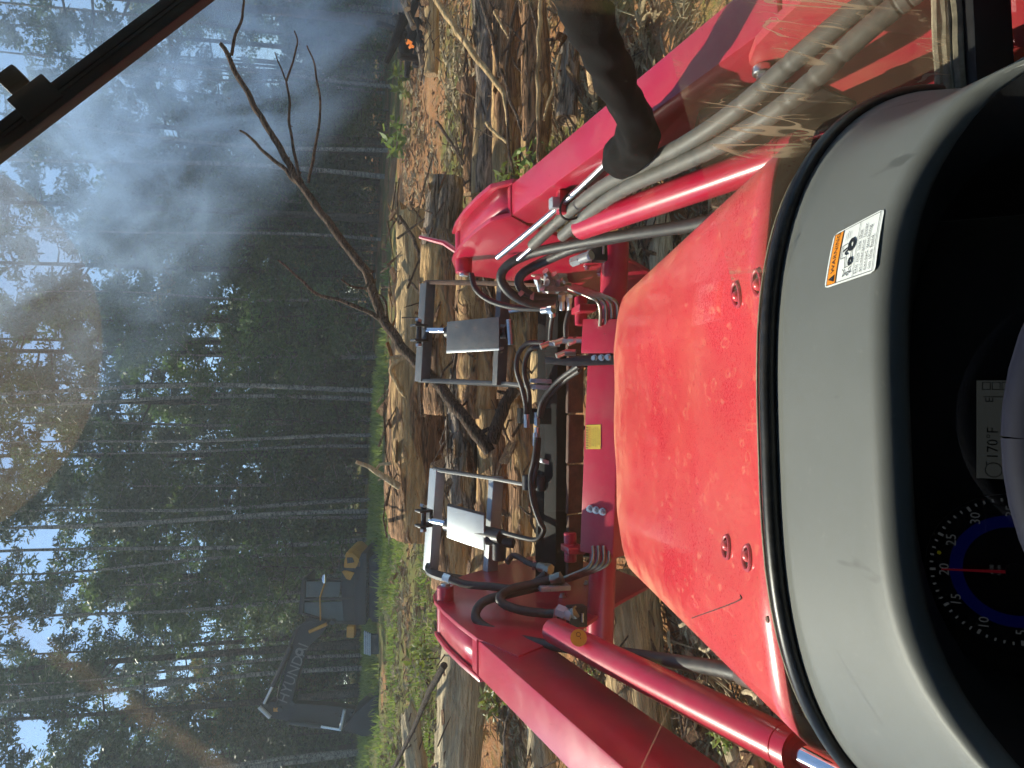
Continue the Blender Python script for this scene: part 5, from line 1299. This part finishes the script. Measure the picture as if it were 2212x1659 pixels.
# leafy sprigs on the ground
rs = random.Random(31)
for (x, y_, d_, r_), lab in zip(((1150, 350, 4.5, .16), (1100, 380, 4.7, .12), (1062, 1517, 5.4, .13), (1130, 1510, 5.0, .10), (1285, 1460, 4.2, .10), (905, 1425, 8.5, .2), (862, 300, 16, .5), (868, 170, 15, .4), (1560, 1590, 3.2, .07)),
        ('green pine sprig beside the middle of the right loader arm', 'small green sprig near the right knee', 'green leafy sprig by the thick pale log', 'leafy sprig on the clay under the left arm', 'bright green leaves between left arm and cylinder', 'weedy clump behind the left knee', 'bright green sapling at the wood edge on the right', 'small green sapling near the fire', 'tiny green sprig on the litter at the lower left')):
    c = U(x, y_, d_); mb = MB(); leaf_quads(mb, rs, Vector(c), r_, 70, r_ * .22, .8, 2.6)
    mb.tube([c - TZ * r_ * 1.2, c + TZ * r_ * .5], [r_ * .05, r_ * .02], 5, 1, cap=False)
    o = mb.build('leafy_sprig', ['grass', 'twig'], None, smooth=False, raw=True); tag(o, lab, 'plant')

# ================================================================== excavator by the wood
DE = 20.5
ex_root = thing('excavator', U(835, 1300, DE), 'black and yellow excavator with its boom out and bucket on the ground', 'excavator')
def E(name, mt, poly, off, th, par=None, bev=.02):
    pp = [U(x, y_, DE + off) for x, y_ in poly]; mb = MB(); mb.prism(pp, FW * th, bev); return mb.build(name, mt, par or ex_root)
def ecv(*c): return [(525.4 + .3001 * a, 1133.8 + .3001 * b_) for a, b_ in c]
E('boom', 'exc_black', ecv((620, 700), (470, 665), (385, 760), (335, 900), (262, 1210), (255, 1300), (350, 1295), (385, 1120), (455, 890), (560, 790)), 0, .32)
bt = MB(); 
ang0 = U(*ecv((392, 985))[0], DE - .02); ang1 = U(*ecv((330, 1150))[0], DE - .02); mid = (ang0 + ang1) / 2; rx_ = (ang0 - ang1).normalized(); ry_ = (-FW).cross(rx_); ry_ = ry_ if ry_.z > 0 else -ry_
M['exc_white'] = simple('excavator_white_print', (.13, .13, .125), .5, var=.1)
text(bt, 'HYUNDAI', .44, mid, rx_, ry_, 0, sx=.92)
bt.build('boom_lettering', 'exc_white', ex_root, smooth=False)
mb = MB(); c = U(*ecv((405, 915))[0], DE - .015)
mb.cyl(c, c - FW * .01, .12, 24); em = mb.build('boom_emblem', 'exc_white', ex_root); mb = MB(); mb.box(c - FW * .014, rx_ * .05, ry_ * .045, FW * .003); mb.build('emblem_mark', 'exc_black', em)
armo = E('dipper_arm', 'exc_black', ecv((105, 1305), (200, 1275), (355, 1285), (600, 1300), (700, 1310), (800, 1330), (810, 1400), (700, 1480), (560, 1450), (300, 1410), (190, 1390)), .04, .28)
E('arm_marker', 'exc_yellow', ecv((217, 1318), (268, 1318), (268, 1345), (217, 1345)), .02, .02, armo, 0)
bk = [(715, 1470), (760, 1420), (790, 1370), (900, 1275), (1015, 1185), (1020, 1230), (1000, 1330), (985, 1440), (935, 1525), (850, 1522)]
E('bucket', 'exc_black', ecv(*bk), -.35, .9)
for k in range(4):
    p = U(*ecv((1010, 1195))[0], DE - .3 + k * .25); mb = MB(); mb.prism([p, p + TZ * -.02 + RT * .1, p - TZ * .10 + RT * .12], FW * .08); mb.build('bucket_tooth', 'exc_grey', ex_root)
def ecyl(name, a, b_, r, mt, off=-.05, par=None):
    mb = MB(); mb.cyl(U(*ecv(a)[0], DE + off), U(*ecv(b_)[0], DE + off), r, 14); return mb.build(name, mt, par or ex_root)
ecyl('arm_cylinder', (345, 880), (212, 1160), .07, 'exc_black'); ecyl('arm_cylinder_rod', (212, 1160), (150, 1285), .04, 'steel')
ecyl('boom_cylinder', (600, 715), (475, 770), .05, 'exc_yellow', -.1); ecyl('bucket_cylinder', (330, 1420), (560, 1452), .06, 'exc_grey'); ecyl('bucket_cylinder_rod', (560, 1452), (705, 1475), .035, 'steel')
ecyl('bucket_link', (700, 1470), (730, 1330), .05, 'silver_plate'); ecyl('arm_hose', (115, 1310), (195, 1385), .06, 'silver_plate')
# house: cab, engine cover, counterweight
M['exc_pane'] = simple('hazy_cab_glass', (.055, .070, .064), .15, var=.3, scale=2)
floor_ = E('upper_frame', 'exc_black', ecv((800, 720), (880, 720), (890, 205), (850, 205), (800, 330)), .05, 1.7)
cabE = E('cab_roof', 'exc_black', ecv((395, 640), (420, 395), (445, 390), (440, 560), (425, 650)), .1, 1.1)
for pl_ in (((400, 640), (420, 632), (640, 690), (810, 705), (810, 722), (630, 708)), ((425, 545), (440, 530), (800, 525), (800, 545)), ((425, 400), (445, 395), (720, 385), (805, 385), (805, 405), (720, 402))):
    for of_ in (.1, 1.1): E('cab_post', 'exc_black', ecv(*pl_), of_, .08, cabE)
E('cab_pane', 'exc_pane', ecv((440, 630), (620, 685), (720, 695), (720, 550), (440, 560)), .14, .02, cabE, 0)
E('cab_pane', 'exc_pane', ecv((450, 520), (690, 518), (700, 410), (455, 408)), .14, .02, cabE, 0)
E('cab_door', 'exc_black', ecv((720, 700), (810, 710), (810, 400), (700, 405)), .12, .06, cabE)
E('cab_seat', 'exc_black', ecv((560, 430), (600, 425), (760, 440), (770, 540), (730, 545), (710, 475)), .4, .5, cabE)
ecyl('roof_rail', (556, 690), (552, 520), .022, 'exc_yellow', .02, cabE); ecyl('roof_rail', (552, 520), (600, 380), .022, 'exc_yellow', .02, cabE)
mb = MB(); mb.sphere(U(*ecv((585, 390))[0], DE - .1), .16, 14, 8, (.9, .5, .5)); mb.build('side_mirror', 'chrome', cabE)
E('engine_cover', 'exc_black', ecv((700, 400), (850, 400), (850, 300), (716, 300)), .1, 1.3)
E('counterweight', 'exc_yellow', ecv((735, 200), (782, 195), (858, 265), (852, 318), (718, 312)), .05, 1.5, None, .06)
E('vent_panel', 'exc_black', ecv((745, 235), (785, 235), (800, 270), (745, 280)), .02, .04)
for k in range(3): E('vent_slat', 'exc_grey', ecv((752 + k * 14, 240), (757 + k * 14, 240), (759 + k * 14, 272), (754 + k * 14, 274)), .0, .03, None, 0)
E('cover_panel', 'exc_yellow', ecv((705, 330), (740, 330), (800, 345), (770, 400), (740, 390)), .06, .1)
E('swing_bracket', 'exc_yellow', ecv((745, 732), (800, 732), (796, 815), (742, 812)), -.05, .3)
ecyl('hand_rail', (690, 330), (690, 240), .018, 'exc_grey', -.02); ecyl('hand_rail', (690, 240), (735, 235), .018, 'exc_grey', -.02); ecyl('hand_rail', (690, 330), (718, 330), .018, 'exc_grey', -.02)
for k in range(3):
    mb = MB(); mb.tube(smoothpath([U(*ecv((600 - k * 8, 735))[0], DE - .05), U(*ecv((500 - k * 10, 690))[0], DE - .06), U(*ecv((380 - k * 6, 770))[0], DE - .06), U(*ecv((300 - k * 4, 1000))[0], DE - .06), U(*ecv((240, 1260 + k * 12))[0], DE - .05), U(*ecv((230, 1320))[0], DE - .04)], 5), .018, 6); mb.build('boom_hose', 'exc_black', ex_root)
for x, y_ in ((350, 1285), (262, 1330), (700, 1400), (780, 1370), (640, 705), (160, 1300)):
    mb = MB(); c = U(*ecv((x, y_))[0], DE - .02); mb.cyl(c, c + FW * .4, .07, 14); mb.build('joint_pin', 'exc_grey', ex_root)
for oy in (0, 1.3):
    outl = ecv((905, 250), (930, 215), (985, 215), (1010, 260), (1010, 660), (985, 700), (930, 700), (905, 660))
    tr_ = E('track', 'exc_black', outl, oy, .35)
    for k in range(5):
        mb = MB(); c = U(*ecv((960, 270 + k * 95))[0], DE + oy - .01); mb.cyl(c, c - FW * .02, .12, 16); mb.build('track_roller', 'exc_grey', tr_)
    for k in range(15):
        for xx_ in (903, 1012): 
            c = U(*ecv((xx_, 262 + k * 28))[0], DE + oy + .17); mb = MB(); mb.box(c, RT * .035, FW * .19, Vector((0, 0, .018))); mb.build('track_shoe', 'exc_grey', tr_)
E('track_frame', 'exc_black', ecv((880, 370), (900, 370), (985, 380), (985, 600), (880, 640)), .3, 1.2)
for k in range(4): E('blade_slat', 'silver_plate', ecv((868 + k * 13, 765 + k * 6), (877 + k * 13, 765 + k * 6), (877 + k * 13, 930 + k * 4), (868 + k * 13, 930 + k * 4)), -.3, .05, None, .004)
E('dozer_blade', 'exc_grey', ecv((868, 770), (925, 790), (1000, 790), (1000, 930), (920, 935), (868, 930)), -.24, .1)

# ================================================================== brush fire and smoke
DF = 13.5
rs = random.Random(66)
fire_c = U(885, 55, DF)
for k in range(16):
    a = U(rs.uniform(868, 935), rs.uniform(-40, 130), DF + rs.uniform(-.8, .8)); dv = Vector((rs.gauss(0, 1), rs.gauss(0, .6), rs.gauss(0, .35))).normalized() * rs.uniform(.4, 1.1)
    log('charred_log', a, a + dv, rs.uniform(.05, .11), .05, 'char', 'charred log in the smouldering pile at the right edge', 'log', 'charred logs in the burning pile', 200 + k, 10)
for k, (x, y_, L) in enumerate(((893, 60, 1.6), (905, 100, 1.4), (880, 20, 1.2), (915, 30, 1.3))):
    a = U(x, y_, DF - 1); log('charred_log', a, a + Vector((rs.uniform(-1, 1), .3, rs.uniform(-.3, .5))).normalized() * L, .05, .04, 'bark_grey', 'ash grey log in the burning pile', 'log', 'ash grey logs in the burning pile', 260 + k, 10)
m, n, l, b = newmat('flame'); b.inputs['Emission Color'].default_value = (1, .28, .04, 1); b.inputs['Emission Strength'].default_value = .35; b.inputs['Base Color'].default_value = (.8, .2, .02, 1)
M['flame'] = m
for k, (x, y_, h_) in enumerate(((884, 92, .06), (888, 101, .045))):
    c = U(x, y_, DF - 1.1); mb = MB(); mb.tube([c - TZ * .05, c + TZ * h_ * .3 + RT * .02, c + TZ * h_ * .7 - RT * .03, c + TZ * h_], [.02, .04, .015, .003], 9)
    o = mb.build('flame', 'flame', None, auto=180); tag(o, ('larger of two faint orange flames in the burning pile', 'smaller of two faint orange flames in the burning pile')[k], 'flame', 'flames in the burning pile')

def smoke(name, label, p0, p1, r0, r1, dens, scale, seed, col, soft=1.6):
    """plume along p0 -> p1 inside a closed cone, fading to nothing at its sides and end"""
    L = (p1 - p0).length; mb = MB(); ns = 10
    mb.tube([(0, 0, -.3 * r0)] + [(0, 0, L * i / ns) for i in range(ns + 1)], [r0] + [r0 + (r1 - r0) * i / ns for i in range(ns + 1)], 24)
    o = mb.build(name, 'flame', None, raw=True); o.location = p0; o.rotation_euler = (p1 - p0).normalized().to_track_quat('Z', 'Y').to_euler()
    m, n, l, b = newmat(name + '_volume'); n.remove(b); out = n['Material Output']
    pv = n.new('ShaderNodeVolumePrincipled'); pv.inputs['Color'].default_value = (*col, 1); pv.inputs['Anisotropy'].default_value = .5
    tc = n.new('ShaderNodeTexCoord'); sp = n.new('ShaderNodeSeparateXYZ'); l.new(tc.outputs['Object'], sp.inputs[0])
    rad = math_(n, l, 'SQRT', math_(n, l, 'ADD', math_(n, l, 'MULTIPLY', sp.outputs['X'], sp.outputs['X']), math_(n, l, 'MULTIPLY', sp.outputs['Y'], sp.outputs['Y'])))
    rz = math_(n, l, 'MULTIPLY_ADD', sp.outputs['Z'], (r1 - r0) / L); rz.node.inputs[2].default_value = r0
    fall = math_(n, l, 'POWER', math_(n, l, 'SUBTRACT', 1.0, math_(n, l, 'DIVIDE', rad, rz), True), soft)
    endf = n.new('ShaderNodeMapRange'); endf.interpolation_type = 'SMOOTHSTEP'; l.new(sp.outputs['Z'], endf.inputs[0]); endf.inputs[1].default_value = L; endf.inputs[2].default_value = L * .55; endf.inputs[3].default_value = 0; endf.inputs[4].default_value = 1
    no = n.new('ShaderNodeTexNoise'); no.inputs['Scale'].default_value = scale; no.inputs['Detail'].default_value = 4; no.inputs['Roughness'].default_value = .6; no.inputs['Distortion'].default_value = 1.0
    mp = n.new('ShaderNodeMapping'); mp.inputs['Location'].default_value = (seed, seed * 2, 0); mp.inputs['Scale'].default_value = (1, 1, .55); l.new(tc.outputs['Object'], mp.inputs[0]); l.new(mp.outputs[0], no.inputs['Vector'])
    nn = ramp(n, l, no.outputs['Fac'], [(.45, .0), (.64, 1.0)])
    dd = math_(n, l, 'MULTIPLY', math_(n, l, 'MULTIPLY', fall, endf.outputs[0]), math_(n, l, 'MULTIPLY', nn, dens))
    l.new(dd, pv.inputs['Density']); l.new(pv.outputs[0], out.inputs['Volume'])
    o.data.materials.clear(); o.data.materials.append(m)
    return tag(o, label, 'smoke', None, 'stuff')
BLUE = (.56, .74, 1.0)
smoke('smoke', 'blue white smoke plume drifting up and left from the burning pile', U(890, 20, DF), U(-120, 520, DF + 3), .45, 6.2, 1.05, .75, 3, BLUE, 1.1)
smoke('smoke_wisp', 'thin smoke rising straight up from the burning pile', U(880, 10, DF - .3), U(250, -40, DF + 1), .30, 2.9, 1.15, 1.0, 11, BLUE, 1.2)
# hazy air of the clearing
mb = MB(); mb.box(Vector((0, 60, 17)), Vector((75, 0, 0)), Vector((0, 78, 0)), Vector((0, 0, 20.5)))
hz = mb.build('haze', 'flame', None, smooth=False)
m, n, l, b = newmat('haze_air'); n.remove(b); pv = n.new('ShaderNodeVolumePrincipled'); pv.inputs['Color'].default_value = (.70, .84, .97, 1); pv.inputs['Density'].default_value = .0022; pv.inputs['Anisotropy'].default_value = .3
l.new(pv.outputs[0], n['Material Output'].inputs['Volume']); hz.data.materials.clear(); hz.data.materials.append(m)
tag(hz, 'thin blue smoky haze hanging in the clearing', 'haze', None, 'stuff')
